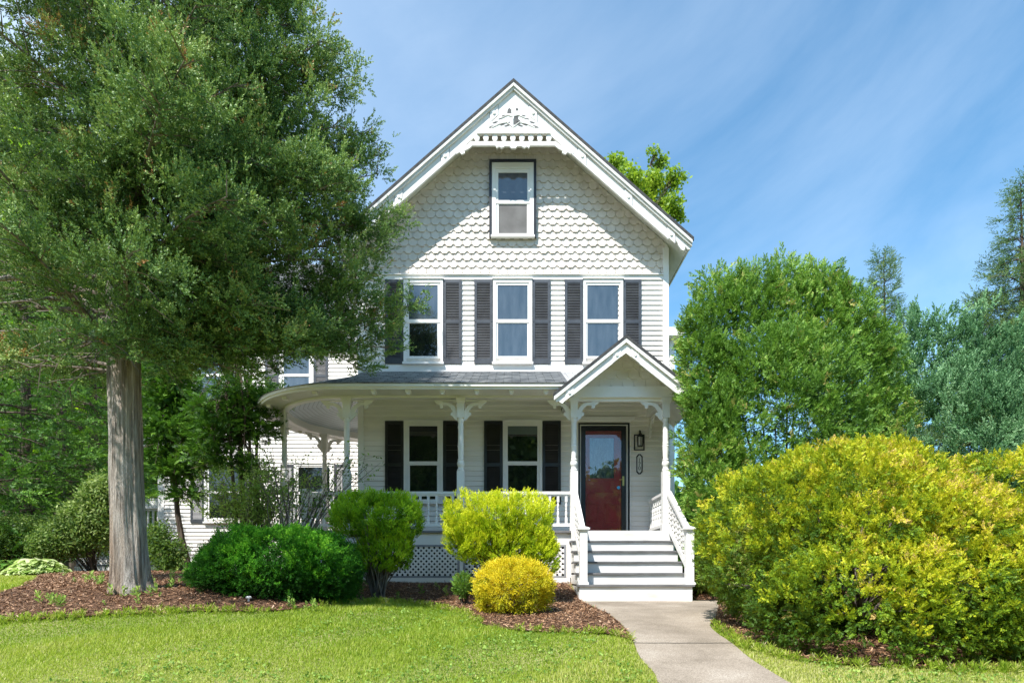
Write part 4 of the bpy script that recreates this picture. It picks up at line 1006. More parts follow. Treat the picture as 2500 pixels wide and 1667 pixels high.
C_PLUME = comp(mk(8, '3d', .10, .042, .020, 43, spread=.55), 6, .18, .55, _r, flat=.2)
C_YEW = comp(mk(12, '3d', .075, .036, .013, 44, spread=1.2), 5, .15, .9, _r, flat=.6)
C_THREAD = comp(mk(8, '3d', .10, .036, .014, 45, spread=.55), 6, .14, .8, _r, flat=.2)
C_JUN = comp(mk(10, '3d', .12, .045, .026, 46, spread=.6), 8, .26, .55, _r, flat=.2)
C_HEM = comp(mk(9, 'flat', .15, .06, .026, 47, spread=1.0, droop=.2), 7, .34, 1.0, _r, flat=.95)
C_SPR = comp(mk(14, '3d', .16, .05, .018, 48, spread=1.0), 7, .34, .95, _r, flat=.8)
C_CED = comp(mk(8, '3d', .10, .045, .020, 49, spread=.8), 6, .20, .8, _r, flat=.3)

def cat(lst): return np.concatenate(lst) if lst else np.zeros((0, 3))

def conifer(name, base, H, rad, label, mat, tufts, z0, nb, rng, group=None, bark=BARK, tr=.2, elev=(.1, .5), droop=.35, step=.16, sub=12, tsc=1., sublen=.55, view=None, cat_='tree', upness=.3, density=1., rv=(.8, 1.12)):
    """trunk with boughs, side branches and sprays; rad(z) = reach at height z over the base"""
    t = thing(name, base, label, cat_, group); b = np.array(base)
    mb = MB(); mb.tube([b + np.array([math.sin(k * .9) * .04, math.cos(k * 1.3) * .04, H * k / 10]) for k in range(11)], [tr * (1 - .93 * k / 10) for k in range(11)], 9)
    mb.build('trunk', bark, t)
    P, A, V = [], [], []; tw = MB()
    for i in range(nb):
        f = (i + rng.random()) / nb; z = z0 + (H - z0) * f ** 1.0
        L_ = rad(z) * rng.uniform(*rv)
        if L_ < .12: L_ = .12
        az = i * 2.39996 + rng.normal(0, .3); e = rng.uniform(*elev)
        d = np.array([math.cos(az), math.sin(az), 0]); s = np.array([-d[1], d[0], 0])
        def pos(u): return b + np.array([0, 0, z]) + d * (L_ * u) + np.array([0, 0, L_ * (e * u - droop * u * u)])
        if view is not None and not view(pos(.7)): continue
        tw.tube([pos(u) for u in (0, .3, .6, .95)], [tr * .22 * (1 - f * .6), tr * .16 * (1 - f * .6), .012, .005], 5, False)
        m = max(3, int(sub * L_ / 2)); bv = rng.normal(0, .12)
        for j in range(m):
            u = .18 + .82 * (j + rng.random()) / m; p0 = pos(u); sg = 1 if j % 2 else -1
            dd = unit(d * rng.uniform(.35, 1.0) + s * sg * rng.uniform(.5, 1.1) + np.array([0, 0, rng.normal(upness * .3, .22)]))
            ll = sublen * L_ * (1.05 - .75 * u) * rng.uniform(.6, 1.2) + .12
            n = max(2, int(ll / step * density))
            w = (np.arange(n) + rng.random(n)) / n
            q = p0 + dd * (ll * w)[:, None] + np.array([0, 0, -1]) * (.22 * ll * w ** 2)[:, None] + rng.normal(0, .035, (n, 3))
            P.append(q); A.append(unit(dd * 1.0 + np.array([0, 0, upness]) + rng.normal(0, .45, (n, 3)))); V.append(np.full(n, .5 + bv) + rng.normal(0, .12, n) + .12 * (u - .5))
            tw.tube([p0, p0 + dd * ll * .9 + np.array([0, 0, -.18 * ll])], [.008, .003], 3, False)
    P, A, V = cat(P), cat(A), np.concatenate(V)
    Q, a = scatter(tufts, P, A, tsc * rng.uniform(.75, 1.3, len(P)), V, rng)
    quadmesh('crown', Q, a, mat, t, base)
    tw.build('branch', bark, t)
    return t

def blobpts(blobs, n, rng, depth=.25, p=2.0, lumpa=.08, lumpf=3., bottom=None, keep=None):
    """points on the skin of a union of lumpy ellipsoids, with outward directions"""
    vol = np.array([b[3] * b[4] + b[3] * b[5] + b[4] * b[5] for b in blobs]); cnt = (n * vol / vol.sum()).astype(int)
    P, D = [], []
    for (cx, cy, cz, rx, ry, rz), m in zip(blobs, cnt):
        d = unit(rng.normal(0, 1, (m, 3))); r = (np.abs(d) ** p).sum(1) ** (-1 / p)
        pt_ = d * r[:, None]
        l_ = 1 + lumpa * lump(pt_ * np.array([rx, ry, rz]) + np.array([cx, cy, cz]), lumpf, np.random.default_rng(int(abs(cx * 100)) + 5))
        k = 1 - depth * rng.random(m) ** 1.6
        P.append(np.array([cx, cy, cz]) + pt_ * np.array([rx, ry, rz]) * (l_ * k)[:, None]); D.append(unit(pt_ / np.array([rx, ry, rz])))
    P, D = np.concatenate(P), np.concatenate(D); ok = np.ones(len(P), bool)
    for cx, cy, cz, rx, ry, rz in blobs:
        e = (np.abs((P - np.array([cx, cy, cz])) / np.array([rx, ry, rz])) ** p).sum(1) ** (1 / p)
        ok &= e > 1 - depth * 1.15 - lumpa * 2
    if bottom is not None: ok &= P[:, 2] > gz(P[:, 0], P[:, 1]) + .05
    if keep is not None: ok &= keep(P)
    return P[ok], D[ok]
def shrub(name, base, label, blobs, n, mat, tufts, rng, up=.5, out=1., jit=.35, tsc=1., depth=.25, p=2., lumpa=.08, lumpf=3., clump=None, brown=.012, stems=0, varf=None, cat_='shrub', group=None, extra=None, stem_mat=BARK, stem_r=.018, stem_spread=.7, keep=None, roll=None, bottom=None):
    t = thing(name, base, label, cat_, group)
    P, D = blobpts(blobs, n, rng, depth, p, lumpa, lumpf, base[2] + .02 if bottom is None else bottom, keep)
    kk = (D[:, 1] < .25) | (rng.random(len(P)) < .4); P, D = P[kk], D[kk]
    if clump:
        cs = P[rng.choice(len(P), min(clump[0], len(P)), False)]; near = np.zeros(len(P), bool); wgt = np.zeros(len(P))
        for i0 in range(0, len(P), 2000):
            dd = ((P[i0:i0 + 2000, None, :] - cs[None]) ** 2).sum(2); near[i0:i0 + 2000] = dd.min(1) < clump[1] ** 2; wgt[i0:i0 + 2000] = dd.argmin(1)
        kk = near | (rng.random(len(P)) < .10); P, D, wgt = P[kk], D[kk], wgt[kk].astype(int)
        cdir = rng.normal(0, .55, (len(cs), 3)); D = unit(D + cdir[wgt]); cvar = rng.normal(0, .12, len(cs))[wgt]
    ax = unit(D * out + np.array([0, 0, up]) + rng.normal(0, jit, P.shape))
    V = (.5 + .22 * lump(P, 4.0, np.random.default_rng(3)) * .6 + rng.normal(0, .1, len(P))) if varf is None else varf(P, D, rng)
    if clump: V = V + cvar
    V = np.where(rng.random(len(V)) < brown, 1.25, np.minimum(V, .93))
    if extra is not None:
        P2, A2, V2 = extra(rng); P = np.concatenate([P, P2]); ax = np.concatenate([ax, A2]); V = np.concatenate([V, V2])
    Q, a = scatter(tufts, P - unit(ax) * .06 * tsc, ax, tsc * rng.uniform(.75, 1.3, len(P)), V, rng, roll)
    quadmesh('foliage', Q, a, mat, t, base)
    if stems:
        mb = MB(); b = np.array(base)
        for k in range(stems):
            q = P[rng.integers(0, len(P))]; c = b + rng.normal(0, .05, 3) * np.array([1, 1, 0])
            mid = lerp(c, q, .5) + np.array([0, 0, .12 * stem_spread]) + rng.normal(0, .05, 3)
            mb.tube([c - np.array([0, 0, .05]), lerp(c, mid, .5) + rng.normal(0, .02, 3), mid, lerp(mid, q, .55), lerp(c, q, .93 if stem_mat is TWIG else .75)], [stem_r, stem_r * .8, stem_r * .55, stem_r * .35, stem_r * .15], 5, False)
        mb.build('stem', stem_mat, t)
    return t
def broadtree(name, base, label, H, blobs, n, mat, tufts, rng, tr=.15, tsc=1., depth=.6, cat_='tree', group=None, lean=(0, 0), bark=BARK, twigs=0):
    t = thing(name, base, label, cat_, group); b = np.array(base); mb = MB()
    top = b + np.array([lean[0], lean[1], H])
    path = [lerp(b, top, k / 6) + np.array([math.sin(k * 1.1), math.cos(k * 1.7), 0]) * tr * .25 for k in range(7)]; path[0] = b - np.array([0, 0, .1])
    mb.tube(path, [tr * (1.25 if k == 0 else 1 - .75 * k / 6) for k in range(7)], 9); mb.build('trunk', bark, t)
    mb = MB()
    for cx, cy, cz, rx, ry, rz in blobs:
        c = np.array([cx, cy, cz]); st = lerp(b, top, min(max((cz - rz - b[2]) / H, .3), .95))
        mid = lerp(st, c, .5) + rng.normal(0, .12, 3); mb.tube([st, mid, c], [tr * .4, tr * .25, tr * .1], 6, False)
        for k in range(7):
            e = c + unit(rng.normal(0, 1, 3)) * np.array([rx, ry, rz]) * .85; mb.tube([lerp(mid, c, rng.random()), lerp(c, e, .5) + rng.normal(0, .06, 3), e], [tr * .13, tr * .08, .004], 4, False)
    mb.build('branch', bark, t)
    P, D = blobpts(blobs, n, rng, depth, lumpa=.16, lumpf=2.5)
    ax = unit(D * .5 + np.array([0, 0, .2]) + rng.normal(0, .6, P.shape))
    V = .5 + .18 * lump(P, 2.2, np.random.default_rng(4)) + rng.normal(0, .1, len(P))
    Q, a = scatter(tufts, P, ax, tsc * rng.uniform(.75, 1.3, len(P)), V, rng)
    quadmesh('crown', Q, a, mat, t, base); return t

# ------------------------------------------------------------------ the big cedar
def cedar():
    rng = np.random.default_rng(21)
    bx, by = gp(317, 1440); by = 7.6; bx = (317 - VX) * by / F
    bz = g1(bx, by); b = np.array([bx, by, bz])
    t = thing('cedar_tree', tuple(b), 'old cedar with thick grey stringy trunk and spreading crown in front of the wing', 'tree')
    # trunk: fluted grid that follows the photo's centre line
    cl = [(1480, 326, 56), (1440, 324, 51), (1425, 322, 47.5), (1400, 320, 45), (1340, 317, 42.5), (1240, 312, 41), (1120, 309, 40), (1000, 307, 39.5), (880, 303, 38.5), (780, 301, 37), (700, 299, 35), (620, 297, 30), (540, 300, 25), (420, 318, 19), (300, 340, 15), (100, 365, 11), (-300, 380, 7), (-900, 390, 2)]
    ys = np.array([c[0] for c in cl][::-1], float); xs = np.array([c[1] for c in cl][::-1], float); rs = np.array([c[2] for c in cl][::-1], float) * .87
    def axis(py): return np.array([(np.interp(py, ys, xs) - VX) * by / F, by, CZ + (HY - py) * by / F]), np.interp(py, ys, rs) * by / F
    rows = np.concatenate([np.linspace(1480, 1200, 44), np.linspace(1194, 560, 90), np.linspace(530, -900, 24)]); n = 120
    mb = MB()
    for py in rows:
        c, r = axis(py); fl = np.clip((py - 1300) / 140, 0, 1)
        for j in range(n):
            a = 2 * PI * j / n
            k = 1 + .035 * math.sin(5 * a + py * .002) + .03 * math.sin(9 * a + 1 + py * .004) + .022 * math.sin(17 * a + py * .003) + .014 * math.sin(29 * a + py * .01) + .016 * math.sin(43 * a + 2.5 * math.sin(py * .006) + a * 2) * (1 + math.sin(py * .021 + 5 * a)) + fl * (.07 + .13 * math.sin(5 * a + .6)) + .02 * math.sin(py * .03 + 3 * a)
            mb.v.append((c[0] + r * k * math.cos(a), c[1] + r * k * math.sin(a), c[2]))
    for i in range(len(rows) - 1):
        for j in range(n):
            a = i * n + j; b2 = i * n + (j + 1) % n; mb.f.append((a, b2, b2 + n, a + n)); mb.uv.append(None)
    mb.build('trunk', CBARK, t, smooth=True)
    lb = MB(); tw = MB(); P, A, V = [], [], []
    def ppt(px, py, d): return np.array(W(px * 1.0629, py * 1.0629, d))
    # limbs seen in the photo (display px, depth)
    for pts, rr in (([(262, 765, 7.55), (225, 738, 7.4), (185, 708, 7.25), (150, 672, 7.1), (100, 645, 6.9), (50, 634, 6.8), (0, 641, 6.7), (-80, 650, 6.6)], .085),
                    ([(262, 745, 7.6), (225, 722, 7.7), (190, 690, 7.8), (130, 668, 7.9), (60, 662, 8.0), (-60, 668, 8.0)], .055),
                    ([(170, 690, 7.2), (110, 685, 7.0), (50, 692, 6.8), (-40, 700, 6.7)], .03),
                    ([(290, 705, 7.45), (306, 690, 7.3), (318, 660, 7.2), (335, 620, 7.1), (380, 590, 7.0)], .06),
                    ([(300, 640, 7.5), (330, 615, 7.4), (370, 598, 7.3), (430, 580, 7.2)], .06),
                    ([(275, 650, 7.45), (255, 625, 7.3), (225, 600, 7.2), (190, 600, 7.1)], .04),
                    ([(310, 760, 7.7), (360, 800, 7.9), (390, 850, 8.0), (420, 880, 8.1)], .035),
                    ([(262, 800, 7.6), (215, 780, 7.3), (160, 800, 7.2), (100, 830, 7.1)], .022),
                    ([(262, 850, 7.6), (200, 860, 7.3), (140, 880, 7.2)], .014),
                    ([(320, 700, 7.6), (450, 680, 7.7), (560, 700, 7.9), (640, 690, 8.0), (720, 720, 8.1)], .06)):
        q = [ppt(*p) for p in pts]; lb.tube(q, [rr * (1 - .8 * k / (len(q) - 1)) for k in range(len(q))], 8)
    def bough(p0, p1, sag, w, sub=13, dens=1., v0=0., twigonly=False, cl=1.):
        p0, p1 = np.array(p0), np.array(p1); D = p1 - p0; L_ = np.linalg.norm(D); d = D / L_
        s = unit(np.cross(d, [0, 0, 1.])); up = np.cross(s, d)
        wob = rng.normal(0, .05, 3) * L_
        def pos(u): return p0 + D * u + np.array([0, 0, 1.]) * (sag * L_ * (u - u * u) * 2) + wob * math.sin(u * PI)
        us = np.linspace(0, 1, 8); tw.tube([pos(u) for u in us], [max(.006, .032 * (1 - u) * min(L_ / 2.5, 1.2)) for u in us], 6, False)
        m = max(4, int(sub * L_ * .55)); bv = rng.normal(0, .10) + v0
        for j in range(m):
            u = .2 + .82 * (j + rng.random()) / m; u = min(u, 1.0); q0 = pos(u); sg = rng.choice([-1, 1])
            dd = unit(d * rng.uniform(.3, 1.1) + s * sg * rng.uniform(.2, 1.0) + up * rng.normal(.12, .35))
            ll = w * (1.05 - .6 * u) * rng.uniform(.6, 1.35)
            n = max(3, int(ll / .062 * dens)); ww = .12 + .88 * (np.arange(n) + rng.random(n)) / n
            drp = rng.uniform(-.05, .45)
            q = q0 + dd * (ll * ww)[:, None] - np.array([0, 0, 1.]) * (drp * ll * ww ** 2)[:, None] + rng.normal(0, .05 + .03 * w, (n, 3))
            tw.tube([q0, q0 + dd * ll * .5 - np.array([0, 0, drp * ll * .25]), q0 + dd * ll - np.array([0, 0, drp * ll])], [.009, .006, .002], 3, False)
            if twigonly and rng.random() < .7: continue
            P.append(q); A.append(unit(dd * .8 + d * .3 + np.array([0, 0, .25]) + rng.normal(0, .5, (n, 3)))); V.append(.5 + bv + rng.normal(0, .08) + rng.normal(0, .10, n))
        nc = 0 if twigonly else int(L_ * 3.3 * cl + 1)
        for j in range(nc):
            u = .30 + .70 * (j + rng.random()) / nc; c = pos(u) + s * rng.normal(0, .20 + .12 * w) + np.array([0, 0, rng.normal(.02, .10)])
            m2 = rng.integers(17, 30); r2 = rng.uniform(.15, .29) * (1.1 - .25 * u); o = unit(rng.normal(0, 1, (m2, 3))) * (rng.random((m2, 1)) ** .5) * r2 * np.array([1.15, 1.15, .75])
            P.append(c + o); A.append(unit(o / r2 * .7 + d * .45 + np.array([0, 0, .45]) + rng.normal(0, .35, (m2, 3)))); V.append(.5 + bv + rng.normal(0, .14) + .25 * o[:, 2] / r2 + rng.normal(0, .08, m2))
    def ax(z):    # trunk point at height z above the eye
        py = HY - z * F / by; return axis(py)[0]
    reach = lambda z: float(np.interp(z, [1.8, 2.6, 3.4, 4.4, 5.6, 6.6, 7.8, 9.5, 11.5, 13], [1.6, 2.5, 2.9, 3.05, 2.8, 2.35, 1.9, 1.5, .8, .1]))
    nb = 132
    for i in range(nb):
        z = 2.1 + 10.6 * ((i + rng.random()) / nb) ** .95
        az = i * 2.39996 + rng.normal(0, .25); r = reach(z) * rng.uniform(.72, 1.05)
        if z < 5.6 and math.cos(az) * -.51 + math.sin(az) * -.86 > .55 and rng.random() < .55: continue
        if z < 4.5 and math.cos(az) < .45 and rng.random() < .66: continue
        if z < 3.7 and math.cos(az) > .3 and rng.random() < .65: continue
        zs = max(z - r * rng.uniform(.0, .35), 2.6)
        p0 = ax(zs); p1 = np.array([bx + .0, by, 0]) + np.array([math.cos(az) * r, math.sin(az) * r * .92, CZ + z])
        if p1[1] < 4.6: p1[1] = 4.6
        lowleft = (z < 3.6 and p1[0] < bx + .6)
        bough(p0, p1, rng.uniform(.0, .16), min(.8, .28 + .2 * r), dens=.62, v0=0, cl=1.)
    # boughs whose tips show against the sky and the house
    for (px, py, d), z0, w in (((735, 95, 7.3), 5.6, .6), ((742, 150, 7.6), 5.4, .55), ((690, 60, 7.5), 6.2, .6), ((640, 10, 7.7), 6.6, .6), ((806, 175, 8.0), 4.6, .45), ((785, 215, 8.0), 4.6, .4), ((850, 305, 8.1), 4.3, .5), ((846, 375, 8.2), 4.0, .5), ((780, 290, 7.6), 4.4, .6),
                               ((865, 400, 8.2), 3.9, .45), ((800, 440, 7.4), 3.7, .7), ((918, 520, 8.3), 3.6, .32), ((885, 580, 8.4), 3.4, .4), ((855, 630, 8.3), 3.3, .45), ((830, 520, 7.9), 3.5, .5), ((800, 600, 7.7), 3.3, .7),
                               ((938, 705, 8.5), 3.1, .22), ((880, 730, 8.4), 3.0, .4), ((890, 800, 8.5), 2.9, .32), ((835, 850, 8.5), 2.9, .25), ((780, 760, 8.1), 2.9, .4), ((720, 810, 8.1), 2.9, .3), ((560, 800, 7.5), 2.8, .5), ((430, 820, 7.3), 2.8, .6), ((600, 700, 7.2), 3.1, .7), ((520, 600, 6.9), 3.4, .7), ((650, 500, 7.0), 3.7, .7)):
        bough(ax(z0), ppt(px, py, d), rng.uniform(.02, .14), w, sub=15, dens=1.)
    for (px, py, d), z0, w in (((310, 545, 6.4), 3.9, .5), ((240, 490, 6.3), 4.3, .55), ((340, 440, 6.5), 4.4, .55), ((260, 370, 6.5), 4.9, .6), ((190, 430, 6.2), 4.6, .55), ((110, 520, 6.2), 4.1, .55), ((50, 440, 6.2), 4.6, .6), ((160, 330, 6.4), 5.1, .6), ((70, 300, 6.4), 5.3, .6), ((300, 260, 6.7), 5.5, .6), ((220, 190, 6.8), 5.9, .6), ((30, 190, 6.6), 5.9, .6), ((130, 120, 6.8), 6.2, .6), ((350, 140, 7.0), 6.1, .55), ((20, 560, 6.4), 3.9, .5), ((400, 330, 6.6), 5.0, .6), ((450, 230, 6.8), 5.6, .6),
                               ((640, 850, 8.0), 2.9, .35), ((700, 780, 7.9), 3.0, .42), ((560, 850, 7.8), 2.8, .42), ((490, 850, 7.6), 2.8, .45), ((600, 760, 7.6), 3.0, .5), ((430, 760, 7.4), 3.0, .45)):
        bough(ax(z0), ppt(px, py, d), rng.uniform(.04, .16), w * .85, sub=12, dens=.6, cl=.85)
    # thin bare lower boughs on the left
    for px, py, d in ((200, 820, 7.2), (120, 780, 7.0), (60, 850, 7.3), (20, 760, 6.9), (150, 900, 7.6), (90, 700, 6.8)):
        bough(ppt(258, 770, 7.5), ppt(px, py, d), .05, .5, sub=14, dens=.7, v0=-.08, twigonly=True)
    P, A, V = cat(P), cat(A), np.concatenate(V)
    brown = rng.random(len(P)) < .003; V[brown] = 1.15
    Q, a = scatter(C_CED, P, A, rng.uniform(.6, 1.1, len(P)), V, rng)
    print('cedar quads', len(Q)); quadmesh('crown', Q, a, M_CEDAR, t, tuple(b))
    lb.build('limb', CBARK, t); tw.build('branch', TWIG, t)
cedar()

# ------------------------------------------------------------------ shrubs in front
def gb(x, y, dz=0): return (x, y, g1(x, y) + dz)
rng = np.random.default_rng(5)
X_ = lambda Dpx, d: (Dpx * 1.0629 - VX) * d / F
Z_ = lambda Dpy, d: CZ + (HY - Dpy * 1.0629) * d / F
# yew
d = 8.3
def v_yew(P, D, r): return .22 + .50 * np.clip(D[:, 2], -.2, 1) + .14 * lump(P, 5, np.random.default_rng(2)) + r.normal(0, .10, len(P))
bl = [(X_(640, d), d, Z_(1305, d), 1.02, .85, .56), (X_(560, d - .1), d - .1, Z_(1320, d), .60, .7, .46), (X_(730, d), d + .05, Z_(1312, d), .55, .7, .48)]
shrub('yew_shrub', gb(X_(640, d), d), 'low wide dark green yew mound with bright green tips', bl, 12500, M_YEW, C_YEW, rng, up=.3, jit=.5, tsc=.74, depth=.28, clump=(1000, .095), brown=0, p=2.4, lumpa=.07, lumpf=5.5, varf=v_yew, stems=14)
# two clipped flat-topped shrubs
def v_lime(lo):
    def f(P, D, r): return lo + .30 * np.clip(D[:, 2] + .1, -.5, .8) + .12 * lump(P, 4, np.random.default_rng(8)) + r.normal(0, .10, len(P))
    return f
d = 9.15
def vase(base, zlo, zhi, r0, r1):
    return lambda P: (np.hypot((P[:, 0] - base[0]), P[:, 1] - base[1]) < r0 + (r1 - r0) * np.clip((P[:, 2] - zlo) / (zhi - zlo), 0, 1)) | (rng.random(len(P)) < .04)
b1 = gb(X_(868, d), d)
bl = [(X_(868, d), d, Z_(1188, d), .64, .55, .33), (X_(885, d), d, Z_(1262, d), .40, .38, .36)]
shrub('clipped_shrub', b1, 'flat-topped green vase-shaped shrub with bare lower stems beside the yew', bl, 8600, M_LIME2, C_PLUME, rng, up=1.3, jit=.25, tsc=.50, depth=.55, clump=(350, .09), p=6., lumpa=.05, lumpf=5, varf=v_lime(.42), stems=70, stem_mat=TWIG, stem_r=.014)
d = 9.0
b2 = gb(X_(1160, d), d)
bl = [(X_(1152, d), d, Z_(1188, d), .80, .55, .33), (X_(1120, d), d, Z_(1235, d), .60, .45, .30), (X_(1165, d), d, Z_(1255, d), .70, .45, .28), (X_(1240, d), d - .1, Z_(1275, d), .25, .3, .27)]
shrub('clipped_shrub', b2, 'wide flat-topped yellow-green shrub behind the small golden mound', bl, 12500, M_LIME, C_PLUME, rng, up=1.3, jit=.25, tsc=.50, depth=.5, clump=(500, .09), p=6., lumpa=.05, lumpf=5, varf=v_lime(.58), stems=110, stem_mat=TWIG, stem_r=.014)
d = 7.75
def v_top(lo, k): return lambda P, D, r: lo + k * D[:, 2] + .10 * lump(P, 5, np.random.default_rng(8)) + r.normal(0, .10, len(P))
bl = [(X_(1178, d), d, Z_(1352, d), .50, .48, .345)]
shrub('golden_mound', gb(X_(1178, d), d), 'small rounded bright yellow threadleaf mound on the mulch by the walk', bl, 3600, M_YEL, C_THREAD, rng, up=.25, jit=.45, tsc=.6, depth=.35, clump=(230, .08), brown=.002, p=2.6, lumpa=.05, lumpf=6, varf=v_top(.52, .32), stems=16)
d = 8.8
bl = [(X_(1064, d), d, Z_(1343, d), .15, .16, .19)]
shrub('seedling_shrub', gb(X_(1064, d), d), 'tiny round green shrub left of the small golden mound', bl, 700, M_ARB, T_FANS, rng, up=.5, jit=.4, tsc=.5, depth=.5, stems=5)
# big golden arborvitae on the right, two plants
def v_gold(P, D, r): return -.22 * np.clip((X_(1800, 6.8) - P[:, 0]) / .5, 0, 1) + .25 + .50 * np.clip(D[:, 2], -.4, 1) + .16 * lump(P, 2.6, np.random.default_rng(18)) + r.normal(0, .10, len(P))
d = 6.75
zb = g1(4.0, d)
bl = [(X_(1950, d), d + .05, zb + .98, 1.18, 1.25, 1.02), (X_(1790, d), d + .1, zb + .90, .83, .95, .92), (X_(2000, d), d - .15, zb + .75, 1.45, 1.35, .85), (X_(2010, d), d, zb + 1.32, .66, .75, .78), (X_(2030, d - 1.), d - 1.05, zb + .27, 1.25, .80, .62)]
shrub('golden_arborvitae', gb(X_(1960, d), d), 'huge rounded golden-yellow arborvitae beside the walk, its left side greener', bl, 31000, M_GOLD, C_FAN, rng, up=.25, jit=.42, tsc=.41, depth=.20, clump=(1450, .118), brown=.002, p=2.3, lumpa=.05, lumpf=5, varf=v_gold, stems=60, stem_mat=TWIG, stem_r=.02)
d = 6.6
bl = [(X_(2290, d), d, zb + .95, .86, 1.15, 1.02), (X_(2280, d), d - .1, zb + .7, 1.2, 1.2, .8), (X_(2330, d - 1.), d - .95, zb + .27, 1.1, .80, .62)]
shrub('golden_arborvitae', gb(X_(2290, d), d), 'golden arborvitae cut by the right edge of the picture', bl, 17500, M_GOLD, C_FAN, rng, up=.25, jit=.42, tsc=.41, depth=.20, clump=(860, .118), brown=.002, p=2.3, lumpa=.05, lumpf=5, varf=v_gold, stems=40, stem_mat=TWIG, stem_r=.02)
# tall green arborvitae by the porch
d = 10.6
zb = g1(4.5, d)
bl = []
for Dx, Dtop, w, dd in ((1636, 655, .55, 10.4), (1715, 628, .66, 10.6), (1800, 630, .68, 10.6), (1875, 640, .70, 10.9), (1930, 672, .70, 10.8), (1985, 745, .60, 10.6), (1606, 745, .50, 10.3), (1760, 760, .90, 10.0), (1850, 800, .92, 10.0), (1650, 880, .66, 9.95), (1622, 930, .52, 9.95), (1618, 800, .52, 10.2), (1604, 985, .46, 10.05), (1625, 1060, .5, 10.0), (1640, 1010, .5, 9.75), (1655, 1085, .52, 9.6)):
    zt = Z_(Dtop, dd) + .1; hh = (zt - zb) / 2
    bl.append((X_(Dx, dd), dd, zb + hh, w, w * .95, hh))
def spires(r):
    P, A, V = [], [], []
    for k in range(70):
        Dx = r.uniform(1600, 1960); top = np.interp(Dx, [1570, 1640, 1720, 1800, 1880, 1940, 1990], [780, 668, 645, 625, 640, 675, 745]) - r.uniform(-10, 40)
        dd = r.uniform(10.2, 11.0); n = 9; zt = Z_(top, dd); z = zt - np.linspace(0, .55, n)
        q = np.stack([X_(Dx, dd) + (zt - z) * r.normal(0, .12), np.full(n, dd), z], 1) + r.normal(0, .03, (n, 3)); P.append(q)
        A.append(unit(np.array([0, 0, 1.]) + r.normal(0, .3, (n, 3)))); V.append(np.full(n, .6) + r.normal(0, .1, n))
    return np.concatenate(P), np.concatenate(A), np.concatenate(V)
def v_arb(P, D, r): return .50 + .16 * lump(P, 2.6, np.random.default_rng(28)) + r.normal(0, .12, len(P))
shrub('arborvitae_tree', gb(4.9, d), 'tall broad bright green arborvitae crowding the right side of the porch', bl, 34000, M_ARB, C_ARB, rng, up=.65, jit=.4, tsc=.62, depth=.30, clump=(1700, .24), p=2.9, lumpa=.10, lumpf=3.6, varf=v_arb, cat_='tree', extra=spires, keep=lambda P: ((P[:, 0] * F / P[:, 1] + VX) / 1.0629 > np.interp(1321.9 - (P[:, 2] - CZ) * F / P[:, 1] / 1.0629, [560, 620, 700, 900, 1000, 1090, 1200], [1655, 1600, 1556, 1546, 1552, 1566, 1600]) + 9 * np.sin(P[:, 2] * 9)) & (P[:, 0] > 2.95), stems=40, stem_r=.03)
# blue-green juniper further right
zb = g1(8, 11.5); bl = []
for Dx, Dtop, w, dd in ((2120, 735, .8, 11.4), (2190, 745, .9, 11.2), (2260, 790, .9, 11.0), (2330, 880, .9, 10.8), (2150, 860, 1.1, 10.7), (2250, 900, 1.1, 10.5), (2380, 960, 1.0, 10.5), (2070, 800, .7, 11.5)):
    zt = Z_(Dtop, dd) + .1; hh = (zt - zb) / 2; bl.append((X_(Dx, dd), dd, zb + hh, w, w, hh))
shrub('juniper_tree', gb(X_(2220, 11), 11.2), 'blue-green juniper with feathery upright plumes behind the golden arborvitae', bl, 11500, M_JUN, C_JUN, rng, up=1.0, jit=.35, tsc=.92, depth=.22, clump=(700, .20), brown=0, p=2.8, lumpa=.13, lumpf=5, cat_='tree', varf=lambda P, D, r: .5 + .15 * lump(P, 3, np.random.default_rng(1)) + r.normal(0, .12, len(P)))
# spruces on the right
d = 17.; bs = gb(X_(2345, d), d)
conifer('spruce_tree', bs, Z_(418, d) - bs[2], lambda z: max(.15, (11.6 - z) * .27), 'tall dark spruce rising at the right edge of the picture', M_SPR, C_SPR, 2.0, 135, rng, tr=.16, elev=(.05, .3), rv=(.5, 1.25), droop=.12, step=.12, sub=26, tsc=.9, upness=.25)
d = 20.; bs = gb(X_(2030, d), d)
conifer('spruce_tree', bs, Z_(588, d) - bs[2], lambda z: max(.12, (11.2 - z) * .22), 'narrow grey-green spruce tip between the arborvitae and the right spruce', M_SPR, C_SPR, 3.5, 105, rng, tr=.12, elev=(.15, .45), rv=(.5, 1.25), droop=.1, step=.14, sub=24, tsc=.9, upness=.5)
# broadleaf tree behind the house, its crown peeping over the right roof slope
d = 24.; bs = gb(X_(1400, d), d)
bl = []
for Dx, Dy, r in ((1405, 395, .45), (1440, 440, .75), (1500, 430, .75), (1545, 420, .45), (1520, 365, .32), (1505, 352, .22), (1540, 480, .55), (1480, 500, .8), (1400, 480, .9), (1425, 385, .35), (1300, 560, 1.6), (1450, 560, 1.5), (1560, 495, .25)):
    bl.append((X_(Dx, d), d + rng.normal(0, .3), Z_(Dy, d), r, r, r * .85))
broadtree('maple_tree', bs, 'bright green broadleaf tree showing above the right roof slope', Z_(600, d) - bs[2], bl, 2300, M_MAP2, T_MAP, rng, tr=.13, tsc=.95, depth=.8)

